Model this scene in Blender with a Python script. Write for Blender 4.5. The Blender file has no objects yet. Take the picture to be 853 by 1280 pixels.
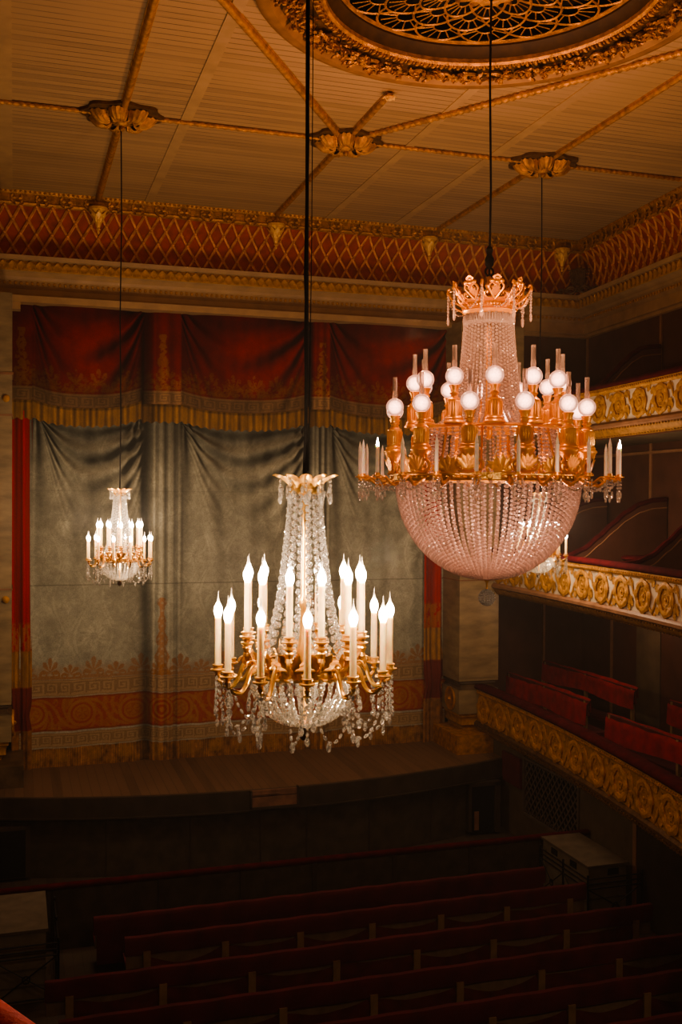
import bpy, math, random
import numpy as np
from mathutils import Vector, Matrix
random.seed(7); np.random.seed(7)
PI = math.pi
sc = bpy.context.scene
COL = sc.collection

# ------------------------------------------------------------------ materials
def nodes(name):
    m = bpy.data.materials.new(name); m.use_nodes = True
    nt = m.node_tree
    return m, nt, nt.nodes['Principled BSDF']

def mat(name, col, rough=.6, metal=0., var=.25, scale=8., bump=0., bscale=None, stretch=(1, 1, 1), spec=.3, sheen=0., sss=0.):
    """principled with object-space noise variation and bump"""
    m, nt, b = nodes(name)
    N, L = nt.nodes, nt.links
    tc = N.new('ShaderNodeTexCoord'); mp = N.new('ShaderNodeMapping'); mp.inputs['Scale'].default_value = stretch
    L.new(tc.outputs['Object'], mp.inputs['Vector'])
    nz = N.new('ShaderNodeTexNoise'); nz.inputs['Scale'].default_value = scale; nz.inputs['Detail'].default_value = 5
    L.new(mp.outputs['Vector'], nz.inputs['Vector'])
    rp = N.new('ShaderNodeValToRGB')
    c = Vector(col)
    lo = [max(0, x * (1 - var)) for x in c]; hi = [min(1, x * (1 + var)) for x in c]
    rp.color_ramp.elements[0].position = .3; rp.color_ramp.elements[1].position = .7
    rp.color_ramp.elements[0].color = (*lo, 1); rp.color_ramp.elements[1].color = (*hi, 1)
    L.new(nz.outputs['Fac'], rp.inputs['Fac']); L.new(rp.outputs['Color'], b.inputs['Base Color'])
    b.inputs['Roughness'].default_value = rough; b.inputs['Metallic'].default_value = metal
    b.inputs['Specular IOR Level'].default_value = spec
    if sheen: b.inputs['Sheen Weight'].default_value = sheen
    if bump:
        n2 = N.new('ShaderNodeTexNoise'); n2.inputs['Scale'].default_value = bscale or scale * 3; n2.inputs['Detail'].default_value = 4
        L.new(mp.outputs['Vector'], n2.inputs['Vector'])
        bp = N.new('ShaderNodeBump'); bp.inputs['Strength'].default_value = bump; bp.inputs['Distance'].default_value = .02
        L.new(n2.outputs['Fac'], bp.inputs['Height']); L.new(bp.outputs['Normal'], b.inputs['Normal'])
    if sss:
        b.inputs['Subsurface Weight'].default_value = sss; b.inputs['Subsurface Radius'].default_value = (1., .7, .4); b.inputs['Subsurface Scale'].default_value = .035
    return m

def mat_planks(name, col, axis, width, groove, rough=.6, var=.18, dark=.35):
    """boards: axis is the coordinate ACROSS the boards"""
    m, nt, b = nodes(name); N, L = nt.nodes, nt.links
    tc = N.new('ShaderNodeTexCoord'); sx = N.new('ShaderNodeSeparateXYZ'); L.new(tc.outputs['Object'], sx.inputs[0])
    dv = N.new('ShaderNodeMath'); dv.operation = 'DIVIDE'; dv.inputs[1].default_value = width
    L.new(sx.outputs[axis], dv.inputs[0])
    fl = N.new('ShaderNodeMath'); fl.operation = 'FLOOR'; L.new(dv.outputs[0], fl.inputs[0])
    fr = N.new('ShaderNodeMath'); fr.operation = 'FRACT'; L.new(dv.outputs[0], fr.inputs[0])
    lt = N.new('ShaderNodeMath'); lt.operation = 'LESS_THAN'; lt.inputs[1].default_value = groove; L.new(fr.outputs[0], lt.inputs[0])
    wn = N.new('ShaderNodeTexWhiteNoise'); wn.noise_dimensions = '1D'; L.new(fl.outputs[0], wn.inputs['W'])
    mp = N.new('ShaderNodeMapping'); L.new(tc.outputs['Object'], mp.inputs['Vector'])
    s = [9., 9., 9.]; s[1 - axis] = .7; mp.inputs['Scale'].default_value = s
    nz = N.new('ShaderNodeTexNoise'); nz.inputs['Scale'].default_value = 1.; nz.inputs['Detail'].default_value = 5
    L.new(mp.outputs['Vector'], nz.inputs['Vector'])
    ad = N.new('ShaderNodeMath'); ad.operation = 'ADD'; L.new(wn.outputs['Value'], ad.inputs[0]); L.new(nz.outputs['Fac'], ad.inputs[1])
    rp = N.new('ShaderNodeValToRGB'); c = Vector(col)
    rp.color_ramp.elements[0].position = .3; rp.color_ramp.elements[1].position = 1.4 / 1.5
    rp.color_ramp.elements[0].color = (*(c * (1 - var)), 1); rp.color_ramp.elements[1].color = (*(c * (1 + var)), 1)
    L.new(ad.outputs[0], rp.inputs['Fac'])
    # grooves come and go a little along the boards
    nz2 = N.new('ShaderNodeTexNoise'); nz2.inputs['Scale'].default_value = .9; L.new(tc.outputs['Object'], nz2.inputs['Vector'])
    gm = N.new('ShaderNodeMath'); gm.operation = 'MULTIPLY'; L.new(lt.outputs[0], gm.inputs[0])
    mr = N.new('ShaderNodeMapRange'); mr.inputs[1].default_value = .35; mr.inputs[2].default_value = .6; mr.inputs[3].default_value = .35
    L.new(nz2.outputs['Fac'], mr.inputs[0]); L.new(mr.outputs[0], gm.inputs[1])
    mx = N.new('ShaderNodeMix'); mx.data_type = 'RGBA'
    L.new(gm.outputs[0], mx.inputs[0]); L.new(rp.outputs['Color'], mx.inputs[6]); mx.inputs[7].default_value = (*(c * dark), 1)
    L.new(mx.outputs[2], b.inputs['Base Color'])
    b.inputs['Roughness'].default_value = rough; b.inputs['Specular IOR Level'].default_value = .25
    return m

def mat_attr(name, rough=.85, sheen=.0, nscale=60., bump=.25):
    """cloth whose painted colour is stored per vertex"""
    m, nt, b = nodes(name); N, L = nt.nodes, nt.links
    at = N.new('ShaderNodeAttribute'); at.attribute_name = 'paint'
    tc = N.new('ShaderNodeTexCoord'); nz = N.new('ShaderNodeTexNoise'); nz.inputs['Scale'].default_value = nscale
    L.new(tc.outputs['Object'], nz.inputs['Vector'])
    mr = N.new('ShaderNodeMapRange'); mr.inputs[1].default_value = .3; mr.inputs[2].default_value = .7
    mr.inputs[3].default_value = .8; mr.inputs[4].default_value = 1.2; L.new(nz.outputs['Fac'], mr.inputs[0])
    mx = N.new('ShaderNodeMix'); mx.data_type = 'RGBA'; mx.blend_type = 'MULTIPLY'; mx.inputs[0].default_value = 1.
    L.new(at.outputs['Color'], mx.inputs[6]); L.new(mr.outputs[0], mx.inputs[7])
    L.new(mx.outputs[2], b.inputs['Base Color'])
    b.inputs['Roughness'].default_value = rough; b.inputs['Specular IOR Level'].default_value = .15
    bp = N.new('ShaderNodeBump'); bp.inputs['Strength'].default_value = bump; bp.inputs['Distance'].default_value = .01
    L.new(nz.outputs['Fac'], bp.inputs['Height']); L.new(bp.outputs['Normal'], b.inputs['Normal'])
    return m

def mat_emit(name, col, strength, base=(.9, .85, .8)):
    m, nt, b = nodes(name)
    b.inputs['Base Color'].default_value = (*base, 1)
    b.inputs['Emission Color'].default_value = (*col, 1); b.inputs['Emission Strength'].default_value = strength
    b.inputs['Roughness'].default_value = .3
    return m

def mat_crystal(name, col, diff=.3, rough=.06, tr=.5):
    m, nt, b = nodes(name); N, L = nt.nodes, nt.links
    b.inputs['Base Color'].default_value = (*col, 1)
    b.inputs['Transmission Weight'].default_value = 1.; b.inputs['IOR'].default_value = 1.52
    b.inputs['Roughness'].default_value = rough; b.inputs['Specular IOR Level'].default_value = .7
    df = N.new('ShaderNodeBsdfDiffuse'); df.inputs['Color'].default_value = (*col, 1)
    tl = N.new('ShaderNodeBsdfTranslucent'); tl.inputs['Color'].default_value = (*col, 1)
    m1 = N.new('ShaderNodeMixShader'); m1.inputs[0].default_value = tr
    L.new(df.outputs[0], m1.inputs[1]); L.new(tl.outputs[0], m1.inputs[2])
    m2 = N.new('ShaderNodeMixShader'); m2.inputs[0].default_value = diff
    L.new(b.outputs[0], m2.inputs[1]); L.new(m1.outputs[0], m2.inputs[2])
    L.new(m2.outputs[0], N['Material Output'].inputs['Surface'])
    return m

def mat_globe(name, col, s_edge, s_core):
    """frosted lamp globe lit from inside: hot behind the middle, dimmer to the rim"""
    m, nt, b = nodes(name); N, L = nt.nodes, nt.links
    lw = N.new('ShaderNodeLayerWeight'); lw.inputs['Blend'].default_value = .5
    rp = N.new('ShaderNodeMapRange'); rp.inputs[1].default_value = 0; rp.inputs[2].default_value = .42
    rp.inputs[3].default_value = s_core; rp.inputs[4].default_value = s_edge
    L.new(lw.outputs['Facing'], rp.inputs[0])
    tc = N.new('ShaderNodeTexCoord'); vo = N.new('ShaderNodeTexVoronoi'); vo.inputs['Scale'].default_value = 60
    L.new(tc.outputs['Object'], vo.inputs['Vector'])
    mr = N.new('ShaderNodeMapRange'); mr.inputs[2].default_value = .7; mr.inputs[3].default_value = 1.15; mr.inputs[4].default_value = .75
    L.new(vo.outputs['Distance'], mr.inputs[0])
    mu = N.new('ShaderNodeMath'); mu.operation = 'MULTIPLY'; L.new(rp.outputs[0], mu.inputs[0]); L.new(mr.outputs[0], mu.inputs[1])
    b.inputs['Base Color'].default_value = (.22, .12, .09, 1); b.inputs['Emission Color'].default_value = (*col, 1)
    L.new(mu.outputs[0], b.inputs['Emission Strength']); b.inputs['Roughness'].default_value = .2
    return m

M = {}
M['gold'] = mat('bright gilding', (.95, .52, .16), .3, .85, .15, 14, .15)
M['lampgold'] = mat('lamp gilding', (1., .45, .12), .34, .65, .12, 14, .12)
M['oldgold'] = mat('old gilding', (.50, .235, .065), .45, .45, .4, 9, .5, 40)
M['dullgold'] = mat('dull gilding', (.44, .215, .05), .6, .10, .3, 9, .4, 45)
M['balcgold'] = mat('carved gilding', (.52, .25, .065), .55, .12, .3, 12, .5, 40)
M['rimdark'] = mat('dark rose wall', (.055, .026, .010), .6, .1, .3, 6)
M['bracketgold'] = mat('bright bracket gilding', (.95, .50, .17), .45, .25, .25, 12, .3, 40)
M['rimbrown'] = mat('brown gilded rim', (.30, .145, .05), .5, .1, .2, 6)
M['darkgold'] = mat('dark bronze carving', (.13, .065, .025), .5, .4, .4, 9, .5, 40)
M['bronze'] = mat('dark bronze', (.16, .08, .035), .4, .7, .2, 10)
M['ceil'] = mat_planks('ceiling boards', (.40, .25, .13), 1, .155, .11, .6, .14, .40)
M['batten'] = mat('ceiling batten', (.455, .285, .145), .6, 0, .12, 3)
M['cream'] = mat('cream plaster', (.42, .26, .13), .55, 0, .15, 3)
M['undergold'] = mat('shaded gilding', (.30, .145, .04), .6, .1, .35, 12, .4, 45)  # gilding colour darkened to stand for shade on the balcony undersides
M['latgold'] = mat('worn lattice gilding', (.64, .275, .09), .5, .2, .3, 9, .3, 40)
M['frieze'] = mat('red frieze ground', (.34, .055, .022), .7, 0, .3, 5, .2)
M['marble'] = mat('olive marble', (.27, .195, .105), .35, 0, .28, 2.2, 0, None, (1, 1, 3))
M['marble2'] = mat('dark marble', (.10, .06, .032), .4, 0, .4, 4)
M['paneldark'] = mat('dark box panel', (.085, .033, .021), .5, 0, .2, 2)
M['strip'] = mat('brown panel strip', (.26, .13, .07), .5, 0, .15, 5)
M['whiteband'] = mat('aged white band', (.62, .50, .38), .6, 0, .12, 6)
M['velvet'] = mat('red velvet', (.22, .009, .016), .9, 0, .3, 6, .15, 40)
M['velvetdark'] = mat('dark red velvet', (.060, .005, .008), .95, 0, .3, 6, .15, 40, spec=.05)
M['benchred'] = mat('bench red cloth', (.072, .0055, .010), .9, 0, .3, 3, .1, 30)
M['benchdark'] = mat('bench dark cloth', (.075, .008, .009), .9, 0, .3, 5)
M['postwood'] = mat('pale bench wood', (.22, .13, .06), .6, 0, .2, 6)
M['palecloth'] = mat('pale seat lining', (.17, .105, .06), .8, 0, .2, 6)
M['stage'] = mat_planks('stage boards', (.13, .072, .042), 0, .17, .05, .5, .25, .45)
M['fascia'] = mat('dark stage wood', (.045, .030, .020), .5, 0, .25, 3)
M['pit'] = mat('pit wall', (.055, .038, .024), .7, 0, .35, 4)
M['floorm'] = mat_planks('parterre boards', (.05, .034, .024), 0, .14, .04, .6, .2, .5)
M['black'] = mat('black iron', (.012, .010, .010), .5, .3, .2, 10)
M['cord'] = mat('black cord', (.010, .007, .006), .8, 0, .2, 20)
M['void'] = mat('black void', (.004, .003, .003), .9, 0, .1, 3)
M['cabinet'] = mat('beige painted metal', (.17, .13, .085), .55, 0, .15, 5)
M['cabtop'] = mat('worn cabinet top', (.10, .075, .05), .6, 0, .25, 5)
M['lattice'] = mat('grey brown lattice', (.12, .085, .06), .6, 0, .2, 5)
M['candle'] = mat('ivory candle tube', (.86, .64, .36), .45, 0, .08, 20, sss=.7)
M['candle2'] = mat('white glass candle', (.95, .80, .70), .4, 0, .06, 20, sss=.7)
M['crystal'] = mat_crystal('clear crystal', (1., .95, .88), .24, .05)
M['crystalpink'] = mat_crystal('rosy crystal', (1., .82, .75), .42, .08, .3)
M['crystalball'] = mat_crystal('bright crystal', (1., .93, .88), .7, .1)
M['glass'] = mat_crystal('chimney glass', (1., .88, .82), .25, .03)
M['bulb'] = mat_emit('lit candle bulb', (1., .80, .58), 30)
M['innerbulb'] = mat_emit('inner bulb', (1., .62, .42), 9)
M['flame'] = mat_emit('tiny lit tip', (1., .80, .60), 60)
M['globe'] = mat_globe('lit frosted globe', (1., .46, .30), .8, 6.)
M['attr'] = mat_attr('painted canvas')
M['attrvelvet'] = mat_attr('painted velvet', .9)
M['board'] = mat('prompter board', (.20, .095, .06), .6, 0, .3, 5)
M['burg'] = mat('burgundy panel', (.10, .014, .016), .7, 0, .2, 4)
M['partition'] = mat('red brown partition', (.095, .036, .024), .5, 0, .15, 3)
M['wallolive'] = mat('olive wall', (.11, .075, .042), .7, 0, .2, 3)

# ------------------------------------------------------------------ mesh builder
class MB:
    def __init__(s): s.v = []; s.f = []
    def add(s, v, f, T=None):
        o = len(s.v)
        if T is not None: v = [T @ Vector(p) for p in v]
        s.v.extend([tuple(p) for p in v]); s.f.extend([tuple(i + o for i in q) for q in f]); return s
    def merge(s, b, T=None): return s.add(b.v, b.f, T)
    def box(s, x0, x1, y0, y1, z0, z1, T=None):
        v = [(x, y, z) for x in (x0, x1) for y in (y0, y1) for z in (z0, z1)]
        f = [(0, 1, 3, 2), (4, 6, 7, 5), (0, 4, 5, 1), (2, 3, 7, 6), (0, 2, 6, 4), (1, 5, 7, 3)]
        return s.add(v, f, T)
    def bar(s, a, b, w, h, up=(0, 0, 1)):
        a, b = Vector(a), Vector(b); d = (b - a).normalized(); u = Vector(up); r = d.cross(u).normalized(); u = r.cross(d)
        v = [p + r * (sx * w / 2) + u * (sz * h / 2) for p in (a, b) for sx in (-1, 1) for sz in (-1, 1)]
        return s.add(v, [(0, 1, 3, 2), (4, 6, 7, 5), (0, 4, 5, 1), (2, 3, 7, 6), (0, 2, 6, 4), (1, 5, 7, 3)])
    def tube(s, pts, r, seg=8, closed=False, caps=True, sq=None):
        pts = [Vector(p) for p in pts]; n = len(pts)
        R = r if isinstance(r, (list, tuple)) else [r] * n
        vs = []; fs = []; prev = None
        for i, p in enumerate(pts):
            if closed: d = pts[(i + 1) % n] - pts[i - 1]
            else: d = pts[min(i + 1, n - 1)] - pts[max(i - 1, 0)]
            if d.length < 1e-9: d = Vector((0, 0, 1))
            d.normalize()
            if prev is None:
                u = Vector((0, 0, 1)) if abs(d.z) < .9 else Vector((1, 0, 0)); a = d.cross(u).normalized()
            else: a = (prev - d * prev.dot(d)).normalized()
            prev = a; b = d.cross(a)
            for k in range(seg):
                t = 2 * PI * k / seg
                vs.append(p + a * (R[i] * math.cos(t)) + b * (R[i] * math.sin(t)))
        m = n if closed else n - 1
        for i in range(m):
            for k in range(seg):
                j = (i + 1) % n; k2 = (k + 1) % seg
                fs.append((i * seg + k, i * seg + k2, j * seg + k2, j * seg + k))
        if caps and not closed:
            fs.append(tuple(range(seg))[::-1]); fs.append(tuple((n - 1) * seg + k for k in range(seg)))
        return s.add(vs, fs)
    def lathe(s, prof, seg=16, T=None, closed=False):
        vs = []; fs = []; n = len(prof)
        for r, z in prof:
            for k in range(seg):
                t = 2 * PI * k / seg; vs.append((r * math.cos(t), r * math.sin(t), z))
        for i in range(n if closed else n - 1):
            for k in range(seg):
                k2 = (k + 1) % seg; j = (i + 1) % n
                fs.append((i * seg + k, i * seg + k2, j * seg + k2, j * seg + k))
        return s.add(vs, fs, T)
    def grid(s, fn, nu, nv, T=None, wrap=False):
        vs = [fn(i / nu, j / nv) for i in range(nu + 1) for j in range(nv + 1)]
        fs = [(i * (nv + 1) + j, (i + 1) * (nv + 1) + j, (i + 1) * (nv + 1) + j + 1, i * (nv + 1) + j + 1) for i in range(nu) for j in range(nv)]
        return s.add(vs, fs, T)
    def prism(s, poly, z0, z1, T=None):
        n = len(poly)
        v = [(x, y, z0) for x, y in poly] + [(x, y, z1) for x, y in poly]
        f = [tuple(range(n))[::-1], tuple(range(n, 2 * n))] + [(i, (i + 1) % n, n + (i + 1) % n, n + i) for i in range(n)]
        return s.add(v, f, T)
    def blob(s, c, r, T=None, n=6, m=4):
        rx, ry, rz = r if isinstance(r, (tuple, list)) else (r, r, r)
        vs = [(c[0], c[1], c[2] - rz)]
        for i in range(1, m):
            a = -PI / 2 + PI * i / m
            for k in range(n):
                t = 2 * PI * (k + .5 * (i % 2)) / n
                vs.append((c[0] + rx * math.cos(a) * math.cos(t), c[1] + ry * math.cos(a) * math.sin(t), c[2] + rz * math.sin(a)))
        vs.append((c[0], c[1], c[2] + rz)); fs = []
        for k in range(n):
            fs.append((0, 1 + (k + 1) % n, 1 + k)); L = 1 + (m - 2) * n
            fs.append((len(vs) - 1, L + k, L + (k + 1) % n))
        for i in range(m - 2):
            for k in range(n):
                a = 1 + i * n + k; b = 1 + i * n + (k + 1) % n
                fs.append((a, b, b + n, a + n))
        return s.add(vs, fs, T)
    def leaf(s, L, W, T=None, curl=.3, cup=.25, lobes=4, nu=10, nv=4, thick=True):
        def fn(u, v):
            q = 2 * v - 1
            w = W * (math.sin(PI * min(1, u * .93 + .07)) ** .7) * (1 + .2 * math.cos(2 * PI * lobes * u)) * .5
            return (q * w, L * u - abs(q) * L * .05, curl * L * u * u + cup * W * (q * q) * .5 - .08 * W * math.cos(q * 6))
        return s.grid(fn, nu, nv, T)
    def ring(s, r, rt, seg=64, tseg=8, z=0, sx=1., T=None, rz=None):
        rz = rz or rt
        vs = []; fs = []
        for i in range(seg):
            a = 2 * PI * i / seg
            for k in range(tseg):
                t = 2 * PI * k / tseg; rr = r + rt * math.cos(t)
                vs.append((rr * math.cos(a), rr * math.sin(a) * sx, z + rz * math.sin(t)))
        for i in range(seg):
            for k in range(tseg):
                j = (i + 1) % seg; k2 = (k + 1) % tseg
                fs.append((i * tseg + k, j * tseg + k, j * tseg + k2, i * tseg + k2))
        return s.add(vs, fs, T)
    def mesh(s, name, m, smooth=True, ang=40):
        me = bpy.data.meshes.new(name); me.from_pydata(s.v, [], s.f); me.update()
        if isinstance(m, (list, tuple)):
            for x in m: me.materials.append(x)
        else: me.materials.append(m)
        if smooth:
            me.polygons.foreach_set('use_smooth', [True] * len(me.polygons))
            if ang: me.set_sharp_from_angle(angle=math.radians(ang))
        return me
    def build(s, name, m, parent=None, smooth=True, ang=40, loc=None, rotz=0):
        return put(name, s.mesh(name, m, smooth, ang), parent, loc, rotz)

def put(name, me, parent=None, loc=None, rotz=0):
    o = bpy.data.objects.new(name, me); COL.objects.link(o)
    if parent is not None: o.parent = parent
    if loc is not None: o.location = loc
    o.rotation_euler = (0, 0, rotz)
    return o

def tag(o, label=None, cat=None, group=None, kind=None):
    if label: o['label'] = label
    if cat: o['category'] = cat
    if group: o['group'] = group
    if kind: o['kind'] = kind
    return o
def thing(name, label, cat, loc=(0, 0, 0), rotz=0, group=None):
    o = bpy.data.objects.new(name, None); COL.objects.link(o); o.empty_display_size = .1
    o.location = loc; o.rotation_euler = (0, 0, rotz)
    return tag(o, label, cat, group)
def struct(o): o['kind'] = 'structure'; return o
def copy_tree(o, parent=None):
    c = o.copy(); COL.objects.link(c)
    if parent is not None: c.parent = parent
    for ch in list(o.children): copy_tree(ch, c)
    return c
def Rz(a): return Matrix.Rotation(a, 4, 'Z')
def Rx(a): return Matrix.Rotation(a, 4, 'X')
def Ry(a): return Matrix.Rotation(a, 4, 'Y')
def Tr(x, y, z): return Matrix.Translation((x, y, z))

def sweep(mb, path, prof):
    """path: 2-D polyline, room interior on its right-hand side; prof: (inward offset, z)"""
    P = [Vector(p) for p in path]; n = len(P); dirs = []
    for i in range(n - 1): dirs.append((P[i + 1] - P[i]).normalized())
    nor = [Vector((d.y, -d.x)) for d in dirs]
    rows = []
    for i in range(n):
        if i == 0: m_ = nor[0]
        elif i == n - 1: m_ = nor[-1]
        else:
            m_ = (nor[i - 1] + nor[i]); m_ = m_ / (m_.dot(nor[i]))
        rows.append([(P[i].x + m_.x * o, P[i].y + m_.y * o, z) for o, z in prof])
    k = len(prof); v = [q for r in rows for q in r]
    f = [(i * k + j, i * k + j + 1, (i + 1) * k + j + 1, (i + 1) * k + j) for i in range(n - 1) for j in range(k - 1)]
    return mb.add(v, f)

def path_pts(path, step, off):
    """points along a polyline with outward offset: (x, y, angle of travel)"""
    out = []
    for a, b in zip(path[:-1], path[1:]):
        a, b = Vector(a), Vector(b); d = b - a; L = d.length; d.normalize(); nn = Vector((d.y, -d.x))
        c = int(L / step)
        for i in range(c):
            p = a + d * ((i + .5) * L / c) + nn * off
            out.append((p.x, p.y, math.atan2(d.y, d.x)))
    return out

# ------------------------------------------------------------------ room constants (metres)
CEIL = 12.863
YW = 21.6                                   # stage wall
WALLPATH = [(-3.2, YW), (12.8, YW), (12.45, 17.0), (12.4, 6.0)]
RX, RY = 5.29, 11.085                       # ceiling centre
LX, MX, RXX, YM, YN = 1.577, 5.229, 8.881, 16.466, 5.704
STZ = 1.47                                  # stage level

# ------------------------------------------------------------------ room shell
def shell():
    mb = MB(); mb.box(-3.4, 13.2, -1, 23, -.15, 0); struct(mb.build('floor', M['floorm'], smooth=False))
    # ceiling with a round opening for the rose
    n = 96; r = 1.96; v = []; f = []
    x0, x1, y0, y1 = -3.4, 13.2, -1., 21.7
    for i in range(n):
        a = 2 * PI * i / n; c, s_ = math.cos(a), math.sin(a)
        v.append((RX + r * c, RY + r * s_, CEIL))
        tx = ((x1 - RX) / c if c > 0 else (x0 - RX) / c) if abs(c) > 1e-9 else 1e9
        ty = ((y1 - RY) / s_ if s_ > 0 else (y0 - RY) / s_) if abs(s_) > 1e-9 else 1e9
        t = min(tx, ty); v.append((RX + t * c, RY + t * s_, CEIL))
    for i in range(n):
        j = (i + 1) % n; f.append((2 * i, 2 * i + 1, 2 * j + 1, 2 * j))
    mb = MB().add(v, f); struct(mb.build('ceiling', M['ceil'], smooth=False))
    # corners of the ceiling are covered by the cornice; a slab above closes it
    # stage wall
    w = MB()
    w.box(-3.4, 13.2, YW + .02, YW + .3, 10.70, CEIL + .1)
    w.box(-3.4, -.9, YW + .02, YW + .3, 0, 10.70)
    w.box(9.9, 13.2, YW + .02, YW + .3, 0, 10.70)
    struct(w.build('wall_stage', M['paneldark'], smooth=False))
    w = MB(); w.prism([(12.8, YW), (12.45, 17.0), (12.4, -1), (12.9, -1), (13.1, YW)], 0, CEIL + .1)
    struct(w.build('wall_right', M['paneldark'], smooth=False))
    w = MB(); w.box(-3.4, -3.2, -1, YW, 0, CEIL + .1); struct(w.build('wall_left', M['paneldark'], smooth=False))
    # cornice below the frieze
    mb = MB(); sweep(mb, WALLPATH, [(0, 10.68), (.05, 10.70), (.05, 10.76), (.10, 10.78), (.10, 11.0), (.13, 11.03), (.15, 11.06), (.15, 11.15), (.19, 11.17),
                                    (.22, 11.22), (.30, 11.28), (.36, 11.31), (.36, 11.50), (.42, 11.52), (.44, 11.60), (.10, 11.62)])
    struct(mb.build('trim_1', M['cream'], smooth=False))
    # bead row
    b = MB()
    for x, y, a in path_pts(WALLPATH, .105, .155): b.blob((x, y, 11.105), (.034, .034, .036), n=5, m=4)
    struct(b.build('trim_2', M['dullgold']))
    # leaf band on the cornice
    b = MB(); sweep(b, WALLPATH, [(.365, 11.31), (.375, 11.33), (.375, 11.49), (.365, 11.505)])
    for x, y, a in path_pts(WALLPATH, .17, .375):
        b.leaf(.17, .15, Tr(x, y, 11.325) @ Rz(a) @ Rx(PI / 2 - .12), curl=.25, cup=.5, lobes=2, nu=5, nv=3)
        b.blob((x + .085 * math.cos(a), y + .085 * math.sin(a), 11.41), (.022, .022, .075), n=5, m=4)
    struct(b.build('trim_3', M['dullgold']))
    # red cove with the gilded lattice
    cove = [(.12, 11.60), (.075, 11.75), (.06, 11.95), (.075, 12.15), (.12, 12.32), (.20, 12.47), (.31, 12.60)]
    mb = MB(); sweep(mb, WALLPATH, cove); t4 = struct(mb.build('trim_4', M['frieze'], ang=60))
    def cov(t):
        z = 11.60 + t * 1.0
        for (a, za), (b_, zb) in zip(cove[:-1], cove[1:]):
            if za <= z <= zb + 1e-6: return a + (b_ - a) * (z - za) / (zb - za), z
        return cove[-1]
    lat = MB(); lf = MB()
    for (a, b_) in zip(WALLPATH[:-1], WALLPATH[1:]):
        a, b_ = Vector(a), Vector(b_); d = (b_ - a); L = d.length; d.normalize(); nn = Vector((d.y, -d.x))
        step = .30; run = .60
        k = -2
        while k * step < L:
            for sgn in (1, -1):
                pts = []
                for i in range(9):
                    t = i / 8; u = k * step + (run * t if sgn > 0 else run * (1 - t))
                    if u < -.02 or u > L + .02: continue
                    o, z = cov(t); p = a + d * u + nn * (o + .012); pts.append((p.x, p.y, z))
                if len(pts) > 1: lat.tube(pts, .030, 5)
            k += 1
        # small studs on the crossings
        for j in range(5):
            t = .0 + j * .25; o, z = cov(min(.98, t)); k = 0
            while k * step < L:
                u = k * step + (0 if j % 2 == 0 else step / 2)
                if u < L:
                    p = a + d * u + nn * (o + .03); lat.blob((p.x, p.y, z), .042, n=6, m=4)
                k += 1
    lat.build('lattice', M['latgold'], t4)
    # gilded cresting under the ceiling
    b = MB(); sweep(b, WALLPATH, [(.30, 12.58), (.34, 12.60), (.36, 12.64), (.33, 12.66), (.33, 12.78), (.37, 12.79), (.40, 12.82), (.42, CEIL - .002), (.30, CEIL - .001)])
    for i, (x, y, a) in enumerate(path_pts(WALLPATH, .23, .35)):
        T = Tr(x, y, 12.69) @ Rz(a)
        sg = 1 if i % 2 else -1
        for q in range(3):
            b.leaf(.14, .07, T @ Tr(0, -.01, 0) @ Ry(sg * (.4 + q * 1.1)) @ Rx(PI / 2), curl=.15, cup=.4, lobes=2, nu=4, nv=2)
        b.blob((x, y, 12.69), (.03, .03, .03), n=5, m=4)
    for x, y, a in path_pts(WALLPATH, .09, .41): b.blob((x, y, 12.835), (.028, .028, .024), n=5, m=3)
    struct(b.build('trim_5', M['oldgold']))
shell()

# ------------------------------------------------------------------ ceiling mouldings, rosettes, rose
def twist(mb, a, b, r, pitch=.11, amp=.22):
    a, b = Vector(a), Vector(b); d = b - a; L = d.length; d.normalize(); u = d.cross(Vector((0, 0, 1))).normalized(); w = d.cross(u)
    n = int(L / (pitch / 4)); seg = 9; v = []; f = []
    for i in range(n + 1):
        t = L * i / n
        for k in range(seg):
            q = 2 * PI * k / seg; rr = r * (1 + amp * math.cos(q - 2 * PI * t / pitch))
            v.append(a + d * t + u * (rr * math.cos(q)) + w * (rr * math.sin(q)))
    for i in range(n):
        for k in range(seg):
            k2 = (k + 1) % seg; f.append((i * seg + k, i * seg + k2, (i + 1) * seg + k2, (i + 1) * seg + k))
    mb.add(v, f)
def rib(mb, a, b, r):
    """reeded half round rib with a flat bed"""
    a, b = Vector(a), Vector(b); d = b - a; L = d.length; d.normalize(); u = d.cross(Vector((0, 0, 1))).normalized()
    n = max(2, int(L / .06)); pts = [a + d * (L * i / n) for i in range(n + 1)]
    mb.tube(pts, [r * (1 + (.07 if i % 2 else -.05)) for i in range(n + 1)], 10)
    mb.bar(a + Vector((0, 0, .03)), b + Vector((0, 0, .03)), r * 2.5, .03)
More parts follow.
